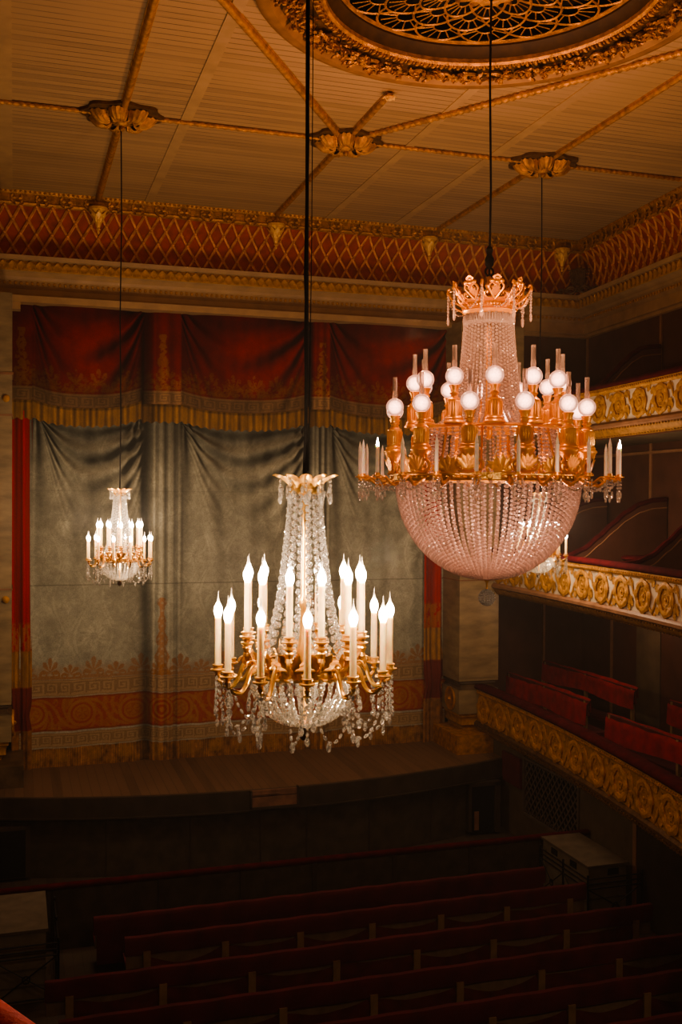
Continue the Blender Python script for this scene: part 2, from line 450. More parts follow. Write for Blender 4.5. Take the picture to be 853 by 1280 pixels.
def ceiling_work():
    zc = CEIL - .035
    n = 6
    def trim(fn, m='oldgold'):
        nonlocal n
        mb = MB(); fn(mb); struct(mb.build('trim_%d' % n, M[m], ang=60)); n += 1
    trim(lambda m: twist(m, (-.35, YM, zc), (12.05, YM, zc), .036))
    trim(lambda m: rib(m, (LX, 4.0, zc), (LX, 21.2, zc), .052))
    trim(lambda m: rib(m, (MX, 14.35, zc), (MX, 21.2, zc), .045))
    trim(lambda m: rib(m, (RXX, 4.0, zc), (RXX, 21.2, zc), .045))
    trim(lambda m: rib(m, (MX - .1, YM - .1, zc), (1.2, 10.6, zc), .052))
    trim(lambda m: twist(m, (MX + .25, YM - .35, zc), (9.35, 10.43, zc), .048, .11))
    # the end cap of the short rib by the rose
    cap = MB()
    for k in range(6): cap.leaf(.13, .09, Tr(MX, 14.36, CEIL - .06) @ Rz(k * PI / 3) @ Rx(-.15), curl=-.2, lobes=2, nu=5, nv=3)
    cap.blob((MX, 14.36, CEIL - .08), .06)
    tag(cap.build('rib_finial', M['bracketgold']), 'small gilded star shaped finial at ceiling rib end beside the round rose', 'ornament')
    # flat battens
    for x, wd in ((-.16, .22), (2.57, .17), (7.9, .17), (6.35, .15)):
        y0 = 13.7 if abs(x - 6.35) < .01 else 2.
        trim(lambda m: m.box(x - wd / 2, x + wd / 2, y0, 21.25, CEIL - .014, CEIL), 'batten')
    # rosettes
    def rosette(name, x, y, label):
        t = thing(name, label, 'ceiling rosette', (x, y, CEIL))
        bk = MB()
        v = [(.62 * math.cos(2 * PI * i / 48) * (1 + .07 * math.cos(16 * PI * i / 48)), .52 * math.sin(2 * PI * i / 48) * (1 + .07 * math.cos(16 * PI * i / 48))) for i in range(48)]
        bk.prism(v, -.05, -.002); bk.build('backplate', M['darkgold'], t)
        for k in range(7):
            a = k * 2 * PI / 7 + .2
            lf = MB()
            def fn(u, q):
                w = (2 * q - 1); ang = w * .95; rad = .40 * u * (1 - .25 * abs(w) ** 2.5)
                bump = .035 * abs(math.cos(w * 9)) * u
                return (rad * math.sin(ang) * .62, rad * math.cos(ang), -(.06 + .15 * math.sin(u * PI) ** .8 + bump * (1 if u > .1 else 0)) + .02 * u)
            lf.grid(fn, 8, 18, Matrix.Diagonal((1.0, .86, 1, 1)) @ Rz(a) @ Tr(0, .14, 0))
            lf.build('shell_leaf', M['oldgold'], t)
        bs = MB()
        bs.blob((0, 0, -.12), (.12, .12, .10), n=12, m=8)
        for k in range(10): bs.leaf(.17, .085, Tr(0, 0, -.15) @ Rz(k * PI / 5) @ Rx(-.5), curl=.5, lobes=1, nu=5, nv=3)
        bs.blob((0, 0, -.24), (.05, .05, .05), n=8, m=6)
        bs.build('boss', M['oldgold'], t)
    rosette('ceiling_rosette', LX, YM, 'carved gilt shell rosette on the ceiling above the far left small chandelier')
    rosette('ceiling_rosette', MX, YM, 'carved gilt shell rosette on ceiling, middle one where the ropes meet')
    rosette('ceiling_rosette', RXX, YM, 'carved gilt shell rosette on ceiling right of the large chandelier cable')
    # the great rose
    t = thing('ceiling_rose', 'huge round carved gilt ceiling rose with openwork fan grille above large chandelier', 'ceiling rose', (RX, RY, CEIL))
    mb = MB(); mb.lathe([(2.76, -.002), (2.78, -.06), (2.74, -.10), (2.68, -.11), (2.60, -.11), (2.56, -.07), (2.53, -.035)], 128); mb.build('outer_rim', M['rimbrown'], t)
    mb = MB(); mb.lathe([(2.54, -.03), (2.35, -.05), (2.12, -.03), (2.10, -.03)], 128); mb.build('carving_bed', M['darkgold'], t)
    cv = MB(); N = 40; random.seed(3)
    for k in range(N):
        a = 2 * PI * k / N; T = Rz(a) @ Tr(0, 2.33, -.06); sg = 1 if k % 2 else -1
        pts = [(sg * (.02 + .16 * math.cos(q)) * (1 - i / 26), .15 * math.sin(q) * (1 - i / 26), -.01 - .04 * i / 18) for i, q in enumerate([j * .5 for j in range(19)])]
        sp = MB(); sp.tube(pts, [.035 - .001 * i for i in range(19)], 5); cv.merge(sp, T)
        for q in range(15):
            ang = random.uniform(0, 2 * PI); x = random.uniform(-.18, .18); y = random.uniform(-.16, .14)
            cv.leaf(random.uniform(.09, .14), random.uniform(.06, .09), T @ Tr(x, y, -.02) @ Rz(ang) @ Rx(-random.uniform(.0, .3)), curl=-.22, cup=-.5, lobes=3, nu=6, nv=3)
        for q in range(2): cv.blob((random.uniform(-.2, .2), random.uniform(-.16, .16), -.07), random.uniform(.025, .045), T, n=6, m=4)
    cv.build('acanthus_carving', M['oldgold'], t)
    eg = MB(); eg.lathe([(2.12, -.03), (2.11, -.07), (2.08, -.08), (2.02, -.06), (1.98, -.09), (1.95, -.06), (1.95, 0)], 128)
    for k in range(110):
        a = 2 * PI * k / 110; eg.blob((0, 0, 0), (.030, .05, .035), Rz(a) @ Tr(0, 2.05, -.085), n=6, m=4)
        eg.blob((0, 0, 0), (.012, .045, .03), Rz(a + PI / 110) @ Tr(0, 2.05, -.08), n=4, m=3)
    eg.build('egg_moulding', M['oldgold'], t)
    mb = MB(); mb.lathe([(1.955, -.02), (1.93, .05), (1.86, .12), (1.86, .2)], 96); mb.build('inner_wall', M['rimdark'], t)
    mb = MB(); mb.lathe([(0.01, .5), (2.0, .5), (2.0, .1)], 64); mb.build('dark_recess', M['void'], t)
    # fan shaped fretwork
    fr = MB()
    def bar2(p, w=.022):
        fr.tube([(x, y, .17) for x, y in p], w, 4)
    rows = [(1.80, 16), (1.45, 16), (1.10, 16), (.78, 16)]
    for j, (R0, cnt) in enumerate(rows):
        for k in range(cnt):
            a = 2 * PI * (k + .5 * (j % 2)) / cnt; hw = R0 * math.tan(PI / cnt) * .98; hgt = .40 if j < 3 else .30
            c, s_ = math.cos(a), math.sin(a)
            def loc(x, y): return (R0 - .40 + y) * c - x * s_, (R0 - .40 + y) * s_ + x * c
            arc = [loc(hw * math.cos(q), .04 + hgt * math.sin(q)) for q in [PI * i / 14 for i in range(15)]]
            bar2(arc, .016)
            arc2 = [loc(.35 * hw * math.cos(q), .03 + .35 * hgt * math.sin(q)) for q in [PI * i / 8 for i in range(9)]]; bar2(arc2, .011)
            for q in range(1, 7):
                t_ = PI * q / 7; bar2([loc(.35 * hw * math.cos(t_), .03 + .35 * hgt * math.sin(t_)), loc(.88 * hw * math.cos(t_), .03 + .90 * hgt * math.sin(t_))], .009)
                m0 = PI * (q - .5) / 7
    fr.ring(1.84, .03, 96, 6, .17); fr.ring(.50, .03, 48, 6, .17)
    fr.build('fretwork', M['oldgold'], t)
    bs = MB(); bs.lathe([(.48, .16), (.44, .08), (.33, .04), (.30, -.02), (.16, -.06), (.10, -.12), (.03, -.14)], 32)
    for k in range(14): bs.leaf(.42, .20, Rz(2 * PI * k / 14) @ Tr(0, .12, -.02) @ Rx(-.2), curl=.35, lobes=4, nu=8, nv=4)
    for k in range(9): bs.leaf(.22, .14, Rz(2 * PI * k / 9) @ Tr(0, .05, -.1) @ Rx(-.3), curl=.3, lobes=3, nu=6, nv=3)
    bs.build('centre_boss', M['oldgold'], t)
    # brackets under the cresting
    def bracket(x, y, label, s=1., ang=0):
        t = thing('gilded_bracket', label, 'bracket', (x, y, 12.60), ang); t.scale = (.95,) * 3
        b = MB(); b.lathe([(.02, -.42), (.05, -.40), (.035, -.36), (.05, -.33), (.07, -.26), (.12, -.10), (.17, -.03), (.20, 0.), (.20, .05), (.15, .08), (0.01, .08)], 16)
        b.build('cup', M['bracketgold'], t)
        for k in range(8):
            l = MB(); l.leaf(.32, .13, Rz(k * PI / 4) @ Tr(0, .055, -.30) @ Rx(PI / 2 - .35), curl=-.25, cup=.4, lobes=3, nu=7, nv=3); l.build('acanthus_leaf', M['bracketgold'], t)
        e = MB(); e.blob((0, 0, -.45), (.03, .03, .05)); e.build('drop', M['bracketgold'], t)
    bracket(LX, 21.22, 'gilded leaf bracket on red frieze below the ceiling rib, farthest left one')
    bracket(MX, 21.28, 'gilded leaf bracket on the red frieze just left of the middle black cable')
    bracket(8.70, 21.28, 'gilded leaf bracket on the red frieze left of the large chandelier cable')
    bracket(11.98, 21.26, 'gilded leaf bracket in the room corner above the dark shell ornament')
    # corner shell ornament
    t = thing('corner_ornament', 'dark bronze shell with scrolls on frieze in the right room corner', 'ornament', (12.34, 21.11, 11.62), -PI / 4); t.scale = (.8, .85, .72)
    b = MB()
    for k in range(9):
        a = (k - 4) * .2
        b.tube([(.10 * math.sin(a), -.08, .05), (.30 * math.sin(a) * .8, -.14, .45), (.30 * math.sin(a), -.16, .80 - .12 * abs(a))], [.03, .045, .03], 6)
    for j in range(7): b.tube([(x * (.15 + .03 * j), -.18 + .1 * abs(x), .15 + j * .1) for x in (-1., -.5, 0, .5, 1.)], .016, 5)
    b.build('shell', M['darkgold'], t)
    for sg in (-1, 1):
        s_ = MB(); s_.tube([(sg * (.18 + .16 * math.cos(q) * (1 - q / 14)), -.16, .10 + .13 * math.sin(q) * (1 - q / 14)) for q in [i * .5 for i in range(20)]], [.05 - .0015 * i for i in range(20)], 6)
        for q in range(3): s_.leaf(.22, .12, Tr(sg * (.30 + q * .08), -.10 + q * .02, .06 + .05 * (q % 2)) @ Ry(sg * (PI / 2 - .4 + q * .12)) @ Rx(PI / 2), curl=.3, lobes=3, nu=6, nv=3)
        s_.build('scroll', M['darkgold'], t)
ceiling_work()

# ------------------------------------------------------------------ proscenium pilasters and stage
def pilaster(x0, x1, yf, side, n):
    """side: +1 the right hand pilaster (stage opening on its left), -1 the left hand one"""
    sh = MB(); sh.box(x0, x1, yf, YW, 2.95, 10.75)
    p = struct(sh.build('trim_%d' % n, M['marble'], smooth=False))
    b = MB(); b.box(x0 - .015, x1 + .015, yf - .015, YW, 5.13, 5.16); b.box(x0 - .015, x1 + .015, yf - .015, YW, 8.42, 8.46); b.box(x0 - .02, x1 + .02, yf - .02, YW, 9.2, 9.25)
    b.build('joint_band', M['strip'], p, smooth=False)
    path = [(x0, YW), (x0, yf), (x1, yf), (x1, YW)] if side > 0 else [(x0, YW), (x0, yf), (x1, yf), (x1, YW)]
    def mould(name, prof, m):
        c = MB(); P = path[::-1]
        sweep(c, P, [(o, z) for o, z in prof]); c.build(name, M[m], p, ang=35)
    mould('dark_moulding', [(-.01, 3.02), (.05, 3.0), (.06, 2.95), (.04, 2.90), (.07, 2.86), (.07, 2.80), (.02, 2.77), (-.01, 2.76)], 'marble2')
    mould('pedestal', [(.0, 2.77), (.0, 2.24)], 'marble')
    mould('base_moulding', [(0, 2.26), (.05, 2.24), (.05, 2.17), (.08, 2.14), (.11, 2.05), (.10, 1.98), (.16, 1.94), (.18, 1.90), (.18, 1.86)], 'dullgold')
    mould('base_lip', [(.16, 1.93), (.22, 1.92), (.23, 1.88), (.20, 1.85)], 'marble')
    bb = MB(); bb.box(x0 - .22, x1 + .22, yf - .42, YW, STZ - .3, 1.87); bb.build('base_block', M['oldgold'] if side > 0 else M['marble2'], p, smooth=False)
    fx = x0 - .012 if side > 0 else x1 + .012
    r = MB(); T = Tr(fx, yf + .42, 2.52) @ Ry(-PI / 2 if side > 0 else PI / 2)
    r.lathe([(.26, -.005), (.26, .03), (.23, .04), (.20, .02), (.02, .02)], 24, T)
    for k in range(10): r.leaf(.19, .11, T @ Rz(k * PI / 5) @ Tr(0, .02, .02), curl=.1, lobes=2, nu=5, nv=3)
    r.blob((0, 0, .04), .045, T)
    r.build('round_rosette', M['oldgold'], p)
    return p
pilaster(9.19, 10.12, 20.6, 1, 20)
pl = pilaster(-1.4, -.05, 20.6, -1, 21)
for z in (8.75, 4.95):
    k = MB(); k.lathe([(.02, 0), (.06, 0), (.07, .02), (.045, .04), (.05, .06), (.02, .08), (.001, .082)], 14, Tr(-.16, 20.59, z) @ Rx(PI / 2)); k.build('gilded_boss', M['dullgold'], pl)
w = MB(); w.box(10.12, 10.76, 20.75, YW + .02, 7.9, 10.72); struct(w.build('trim_22', M['marble'], smooth=False))
w = MB(); w.box(-.9, 9.9, 21.16, 21.62, 10.69, 10.82); w.box(-.06, .10, 21.2, 21.6, 10.55, 10.70); struct(w.build('trim_23', M['cream'], smooth=False))

def edge(x): return 18.76 + .0335 * (x - 4.6) ** 2
def stage():
    xs = [-1.6 + i * 13.0 / 60 for i in range(61)]
    poly = [(x, edge(x)) for x in xs] + [(11.4, 22.2), (-1.6, 22.2)]
    mb = MB(); mb.prism(poly, STZ - .06, STZ); struct(mb.build('floor_stage', M['stage'], smooth=False))
    def curved(z0, z1, off, name, m, t=.05):
        c = MB()
        for a, b in zip(xs[:-1], xs[1:]):
            v = [(a, edge(a) - off, z0), (b, edge(b) - off, z0), (b, edge(b) - off, z1), (a, edge(a) - off, z1), (a, edge(a) + t, z1), (b, edge(b) + t, z1), (a, edge(a) + t, z0), (b, edge(b) + t, z0)]
            c.add(v, [(0, 1, 2, 3), (3, 2, 5, 4), (1, 0, 6, 7)])
        return struct(c.build(name, M[m], smooth=False))
    curved(STZ - .34, STZ + .015, .05, 'trim_24', 'fascia')
    curved(STZ - .37, STZ - .34, .075, 'trim_25', 'strip' if False else 'fascia')
    curved(0, STZ - .36, -.10, 'wall_pit', 'pit', .3)
    st = MB()
    for x in (-.8, 1.6, 3.1, 4.4, 5.3, 6.6, 8.0, 9.0):
        st.box(x - .012, x + .012, edge(x) + .085, edge(x) + .12, 0, STZ - .36)
    struct(st.build('trim_26', M['fascia'], smooth=False))
    # prompter's hatch in the stage edge
    t = thing('prompter_hatch', 'small open wooden prompter hatch set in the dark stage edge', 'hatch', (4.62, edge(4.6), STZ - .3))
    h = MB(); h.box(-.44, .44, -.09, -.055, .02, .20); h.build('front_board', M['board'], t, smooth=False)
    h = MB(); h.box(-.46, -.43, -.12, -.03, 0, .33); h.box(.43, .46, -.12, -.03, 0, .36); h.box(-.46, .46, -.12, -.03, -.02, .02); h.build('frame', M['fascia'], t, smooth=False)
    h = MB(); h.box(-.43, .43, -.085, -.03, .215, .32); h.box(-.43, .1, -.10, -.08, .24, .262); h.build('lid', M['board'], t, smooth=False)
    # lit niche and dark doorway in the pit wall
    d = MB(); yy = edge(9.2) - .10
    d.box(8.86, 8.93, yy - .04, yy + .1, .1, 1.05); d.box(9.45, 9.58, yy - .04, yy + .1, .05, 1.08); d.box(8.86, 9.58, yy - .04, yy + .1, 1.02, 1.10)
    o = struct(d.build('door_1', M['fascia'], smooth=False))
    d = MB(); d.box(8.93, 9.45, yy + .0, yy + .08, .05, 1.03); d.build('door_panel', M['void'], o, smooth=False)
    d = MB(); d.box(9.0, 9.1, yy - .02, yy + .0, .12, .5); d.build('door_edge', M['board'], o, smooth=False)
    d = MB(); yy = edge(.1) - .0
    d.box(-.7, .28, yy - .05, yy + .05, .05, .98); o = struct(d.build('door_2', M['fascia'], smooth=False))
    d = MB(); d.box(-.65, .20, yy - .07, yy - .04, .08, .92); d.build('door_panel', M['void'], o, smooth=False)
stage()

# ------------------------------------------------------------------ the painted stage curtain
def sstep(a, b, x): t = np.clip((x - a) / (b - a), 0, 1); return t * t * (3 - 2 * t)
def band(a, b, x, e=.015): return sstep(a - e, a + e, x) * (1 - sstep(b - e, b + e, x))
KEY = ["########", "#......#", "#.####.#", "#.#..#.#", "#.##.#.#", "#....#.#", "######.#", ".......#"]
KEYA = np.array([[1. if c == '#' else 0. for c in r] for r in KEY])
def greek(u, v):
    """u runs along the band, v 0..1 upward; returns 1 on the meander line"""
    i = (np.floor((u % 1.) * 8)).astype(int).clip(0, 7); j = (np.floor((1 - np.clip(v, 0, .999)) * 8)).astype(int).clip(0, 7)
    return KEYA[j, i]
def vnoise(x, y, seed=0):
    r = np.random.RandomState(seed); g = r.rand(64, 64)
    xi = np.floor(x).astype(int); yi = np.floor(y).astype(int); fx = x - xi; fy = y - yi; fx = fx * fx * (3 - 2 * fx); fy = fy * fy * (3 - 2 * fy)
    a = g[yi % 64, xi % 64]; b = g[yi % 64, (xi + 1) % 64]; c = g[(yi + 1) % 64, xi % 64]; d = g[(yi + 1) % 64, (xi + 1) % 64]
    return (a * (1 - fx) + b * fx) * (1 - fy) + (c * (1 - fx) + d * fx) * fy
def fbm(x, y, seed=0, o=4):
    s = 0; a = .5
    for k in range(o): s = s + a * vnoise(x * 2 ** k, y * 2 ** k, seed + k); a *= .5
    return s
def palmette(u, v):
    """u -.5...5, v 0..1 : fan of lobes on a stem"""
    rho = np.hypot(u * 1.15, v - .28); phi = np.arctan2(u * 1.15, v - .28)
    R = .30 + .22 * np.cos(phi / 2) ** 2 + .07 * np.cos(phi * 8)
    fan = (rho < R) & (np.abs(phi) < 2.2)
    vein = np.cos(phi * 8) > -.55
    base = (v < .14) | ((np.abs(np.hypot(np.abs(u) - .3, v - .2) - .13)) < .045)
    return np.where((fan & vein) | base, 1., 0.)
def damask(X, Z):
    """staggered ogee lattice with a leafy medallion in every cell, -1..1"""
    P, Q = 1.02, 1.62
    out = np.zeros_like(X)
    for k in (0, 1):
        u = ((X / P + .5 * k) % 1.) - .5; v = ((Z / Q + .5 * k) % 1.) - .5
        wv = .30 * np.cos(PI * v) ** 1.5 * (np.abs(v) < .46) + .0
        og = np.abs(np.abs(u) - wv - .04); out = out + 1.0 * (og < .022) * (np.abs(v) < .42)
        rho = np.hypot(u * 1.0, v * 1.5); phi = np.arctan2(u, v * 1.5)
        R = .22 + .06 * np.cos(phi * 6) + .025 * np.cos(phi * 18)
        out = out + .8 * (rho < R) * (np.cos(phi * 12 + rho * 24) > -.2)
        out = out - .9 * (rho < .07)
        st = (np.abs(u) < .10 + .05 * np.cos(v * 34)) & (np.abs(np.abs(v) - .40) < .10); out = out + .6 * st
    return np.clip(out, -1, 1)
def grid_obj(name, X, Y, Z, Cc, m, parent, thick=0):
    nz, nx = X.shape
    me = bpy.data.meshes.new(name); nv = nx * nz
    co = np.stack([X, Y, Z], -1).reshape(-1, 3).astype(np.float32)
    idx = np.arange(nv).reshape(nz, nx)
    q = np.stack([idx[:-1, :-1], idx[:-1, 1:], idx[1:, 1:], idx[1:, :-1]], -1).reshape(-1, 4)
    me.vertices.add(nv); me.vertices.foreach_set('co', co.ravel())
    me.loops.add(q.size); me.loops.foreach_set('vertex_index', q.ravel().astype(np.int32))
    me.polygons.add(len(q)); me.polygons.foreach_set('loop_start', np.arange(0, q.size, 4, dtype=np.int32))
    me.update(calc_edges=True)
    me.polygons.foreach_set('use_smooth', [True] * len(q))
    a = me.color_attributes.new('paint', 'FLOAT_COLOR', 'POINT')
    c4 = np.concatenate([np.clip(Cc, 0, 1), np.ones(Cc.shape[:2] + (1,))], -1).astype(np.float32)
    a.data.foreach_set('color', c4.ravel())
    me.materials.append(m); me.validate()
    return put(name, me, parent)
def lerp(C0, col, w): return C0 * (1 - w[..., None]) + np.array(col) * w[..., None]

OLIVE = (.250, .250, .195); TAN = (.36, .225, .11); RUST = (.30, .125, .035); REDB = (.30, .042, .018); OCHRE = (.37, .19, .055); BROWN = (.33, .155, .058)
CRIM = (.215, .013, .012)
PANELS = [(.33, 2.48), (3.28, 6.03), (6.48, 9.25)]; TAILS = [(2.70, 3.28), (6.12, 6.48)]; GAPS = [(2.46, 2.72), (6.0, 6.14)]
def drape_height(X, Z):
    """relief of the cloth, metres (towards the audience positive)"""
    h = .025 * np.sin(X * 7 + .6 * np.sin(Z * .7)) + .012 * np.sin(X * 17 + Z * .5)
    for a, b in GAPS: h = h - .16 * np.exp(-((X - (a + b) / 2) / ((b - a) * .55)) ** 2)
    for a, b in TAILS: h = h + .05 * band(a, b, X, .05) * (1 + .6 * np.cos((X - a) / (b - a) * 6 * PI))
    for pi_, (a, b) in enumerate(PANELS):
        xc = (a + b) / 2 + (.2 if pi_ == 0 else .1); hw = (b - a) / 2; s = (X - xc) / hw
        inside = band(a, b, X, .04)
        L = (8.5 - Z) / (1.75 * np.clip(1 - s ** 2 * .85, .06, 1))      # nested swags at the top
        sw = np.sin(2 * PI * (L * 3.2 + .15 * np.sin(3 * s))) * np.exp(-np.clip(L - .55, 0, 9) * 2.6) * sstep(.0, .15, L)
        h = h + .13 * sw * inside * (.5 + .5 * fbm(X * 2, Z * 2, 5 + pi_) * 2)
        for xg, sg in ((a + .05, 1), (b - .05, -1)):                   # long folds falling from the gather points
            ang = np.arctan2((X - xg) * sg, np.clip(8.75 - Z, .05, 99)); dist = np.hypot(X - xg, 8.75 - Z)
            h = h + .085 * np.cos(ang * 21 + .4 * dist) * np.exp(-((ang - .16) / .30) ** 2) * np.exp(-dist / 3.4) * inside
    return h
def stage_curtain():
    t = thing('stage_curtain', 'huge painted stage curtain with olive drapery, red valance and gold borders filling the stage opening', 'curtain', (4.58, YW, STZ))
    t.location = (0, 0, 0)
    # ---- olive drapery with its woven borders
    nx, nz = 640, 620
    X, Z = np.meshgrid(np.linspace(-.06, 9.26, nx), np.linspace(STZ, 8.95, nz))
    h = drape_height(X, Z)
    hl = drape_height(X - .05, Z + .03)
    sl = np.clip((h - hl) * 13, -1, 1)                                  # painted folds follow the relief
    C = np.ones(X.shape + (3,)) * np.array(OLIVE)
    warp = .03 * np.sin(Z * 2.1 + X) ; dm = damask(X + h * .8 + warp, Z + .04 * np.sin(X * 3))
    n1 = fbm(X * 3, Z * 3, 21); n2 = fbm(X * 14, Z * 14, 31)
    C = C * (1 + .25 * dm * np.clip(n1 * 1.6 - .25, .3, .8))[..., None]
    C = C * (.72 + .56 * n1)[..., None]; C = C * (.8 + .4 * n2)[..., None]
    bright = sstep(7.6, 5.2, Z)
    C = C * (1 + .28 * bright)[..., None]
    # woven borders; slip a little with the relief like the painted cloth
    Zb = Z + .12 * (h + .02) + .012 * np.sin(X * 2.3)
    inb = np.ones_like(X)
    u = X + h * .6
    pz = (Zb - 3.24) / .50; pu = (u / .44) % 1.; big = (np.floor(u / .44) % 2)
    pz2 = pz / (.70 + .30 * big)
    pal = palmette(pu - .5, pz2) * (pz > 0) * (pz2 < 1)
    C = lerp(C, RUST, .85 * pal * (.6 + .5 * n1)); C = lerp(C, RUST, .30 * band(3.24, 3.50, Zb, .08))
    def key_band(C, z0, z1):
        w = band(z0, z1, Zb, .01)
        C = lerp(C, TAN, w * .85)
        g = greek(u / ((z1 - z0) * .86), (Zb - z0 - .045) / (z1 - z0 - .09)) * band(z0 + .045, z1 - .045, Zb, .002)
        C = lerp(C, (.19, .115, .055), g * .62)
        return lerp(C, (.20, .11, .05), .5 * (band(z0, z0 + .02, Zb, .004) + band(z1 - .02, z1, Zb, .004)))
    C = key_band(C, 2.90, 3.23)
    w = band(2.20, 2.88, Zb, .012); C = lerp(C, REDB, w * .93)
    # scrolls and medallions on the red band
    pu = (u / .98 + .15) % 1. - .5; pv = (Zb - 2.54) / .68; rho = np.hypot(pu * 1.45, pv); phi = np.arctan2(pv, pu)
    ring_ = (np.abs(rho - .36) < .045) | (np.abs(rho - .22) < .03) | ((rho < .16) & (np.cos(phi * 5 + 12 * rho) > -.3))
    swirl = (np.cos(6 * phi + 26 * rho) > .35) & (rho > .42) & (np.abs(pv) < .44)
    lv = fbm(u * 9, Zb * 9, 77) > .52
    sc_ = np.clip(ring_ * 1. + swirl * .8 + (lv & (rho > .40)) * .6 + ((rho < .2) * .4), 0, 1) * w
    C = lerp(C, OCHRE, sc_ * .62 * (.5 + n1))
    C = lerp(C, (.16, .03, .012), .6 * (band(2.20, 2.23, Zb, .006) + band(2.85, 2.88, Zb, .006)))
    C = key_band(C, 1.88, 2.16)
    w = band(1.3, 1.86, Zb, .01); fr = .6 + .5 * np.sin(u * 150 + 3 * n1) * .5 + .5 * n2
    tuft = fbm(u * 16, Zb * 7, 55)
    C = C * (1 - w)[..., None] + (np.array(BROWN) * (fr * (.15 + 1.7 * tuft))[..., None]) * w[..., None]
    C = lerp(C, OCHRE, w * .35 * (np.abs(((u / .62) % 1.) - .5) < .22) * band(1.58, 1.82, Zb, .02))
    # candelabra ornaments on the two hanging tails
    for a, b in TAILS:
        xc = (a + b) / 2 - .08; wd = .19
        v = (Z - 3.24) / 1.5; q = (X - xc) / wd
        env = (1.05 - .75 * np.clip(v, 0, 1)) * (1 + .25 * np.cos(v * 26))
        m_ = (np.abs(q) < env * .75) & (v > 0) & (v < 1); m_ = m_ | (np.hypot(q * .19, (v - 1.0) * 1.5) < .10)
        pat = (np.cos(q * 8) * np.cos(v * 60 + np.abs(q) * 5) > -.45)
        C = lerp(C, RUST, m_ * (.45 + .35 * pat))
        # the roundel of the tail on the red band
        rho = np.hypot((X - xc) / .26, (Zb - 2.54) / .26); mm = (rho < 1) * band(2.2, 2.88, Zb)
        C = lerp(C, REDB, mm * .9); C = lerp(C, OCHRE, .65 * mm * ((np.abs(rho - .85) < .09) | (np.abs(rho - .5) < .08) | (rho < .2)))
    # depth of the folds in the paint
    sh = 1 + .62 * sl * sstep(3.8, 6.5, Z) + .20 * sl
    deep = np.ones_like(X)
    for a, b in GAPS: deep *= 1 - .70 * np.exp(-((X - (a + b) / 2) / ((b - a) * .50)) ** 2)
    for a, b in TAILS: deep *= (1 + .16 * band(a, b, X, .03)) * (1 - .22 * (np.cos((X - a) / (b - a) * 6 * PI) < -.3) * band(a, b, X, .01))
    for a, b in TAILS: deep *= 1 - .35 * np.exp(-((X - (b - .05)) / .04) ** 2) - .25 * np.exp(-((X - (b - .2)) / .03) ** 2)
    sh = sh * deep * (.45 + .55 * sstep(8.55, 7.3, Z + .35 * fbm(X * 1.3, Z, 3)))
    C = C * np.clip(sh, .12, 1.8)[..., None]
    C = C * (1 - .45 * band(5.115, 5.135, Z, .008))[..., None]          # canvas seam
    C = C * (1 - .2 * band(7.02, 7.035, Z, .008))[..., None]
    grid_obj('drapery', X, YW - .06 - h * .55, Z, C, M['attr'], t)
    # ---- red valance: scalloped swags, lace, key band
    def bottom(X):
        z = np.full_like(X, 8.44)
        for i, (a, b) in enumerate(PANELS):
            s = np.clip((X - (a + b) / 2) / ((b - a) / 2), -1, 1); ins = ((X >= a) & (X <= b))
            z = np.where(ins, 8.31 + .17 * np.abs(s) ** 2.6 + .02 * s * (1 if i < 2 else 0), z)
        return z
    nx, nz = 640, 300
    U, V = np.meshgrid(np.linspace(-.06, 9.26, nx), np.linspace(0, 1, nz))
    zb = bottom(U) + .36; Zv = zb + (10.80 - zb) * V
    h = np.zeros_like(U); hp = np.zeros_like(U)
    def vh(X, Z):
        h = .007 * np.sin(X * 9) + .006 * np.sin(X * 23 + Z)
        for i, (a, b) in enumerate(PANELS):
            xc = (a + b) / 2; s = (X - xc) / ((b - a) / 2); ins = band(a, b, X, .03)
            L = (10.95 - Z) / (1.75 * np.clip(1 - s ** 2 * .80, .05, 1))
            h = h + ins * (.11 * np.sin(2 * PI * (L * 2.1 + .1 * np.sin(4 * s))) * np.exp(-np.clip(L - .7, 0, 9) * 2.) + .05 * np.cos(s * 1.4))
            for xg, sg in ((a, 1), (b, -1)):
                ang = np.arctan2((X - xg) * sg, np.clip(11.0 - Z, .05, 99)); h = h + ins * .035 * np.cos(ang * 16) * np.exp(-((ang - .15) / .35) ** 2)
        for a, b in GAPS: h = h - .12 * np.exp(-((X - (a + b) / 2) / ((b - a) * .6)) ** 2)
        for a, b in TAILS: h = h + .04 * band(a, b, X, .04) * (1 + .5 * np.cos((X - a) / (b - a) * 4 * PI))
        return h
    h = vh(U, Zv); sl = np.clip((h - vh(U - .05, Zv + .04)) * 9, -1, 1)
    C = np.ones(U.shape + (3,)) * np.array(CRIM)
    n1 = fbm(U * 2.2, Zv * 2.2, 41); n2 = fbm(U * 12, Zv * 12, 44)
    C = C * (.55 + .9 * n1)[..., None] * (.85 + .3 * n2)[..., None]
    dz = Zv - zb                                                    # height above the lower key band edge
    lace = (palmette(((U / .46) % 1.) - .5, (dz - .33) / .55) > 0) & (dz > .33) & (dz < .88)
    lz = band(.30, .62, dz, .05)
    C = lerp(C, (.26, .10, .025), .42 * lz * (fbm(U * 11, Zv * 11, 61) > .43)); C = lerp(C, (.32, .14, .035), .45 * lace * (fbm(U * 22, Zv * 22, 67) > .40))
    for a, b in [(2.78, 3.02), (6.20, 6.44), (.0, .24)]:
        m_ = (np.abs(U - (a + b) / 2) < .13 * (1.15 - .75 * np.clip((Zv - 8.8) / 1.5, 0, 1)) * (1 + .3 * np.cos(Zv * 24))) & (Zv < 10.25)
        C = lerp(C, (.36, .16, .04), .55 * m_ * (fbm(U * 18, Zv * 18, 65) > .40))
    kb = band(.0, .29, dz, .01); C = lerp(C, TAN, kb * .85)
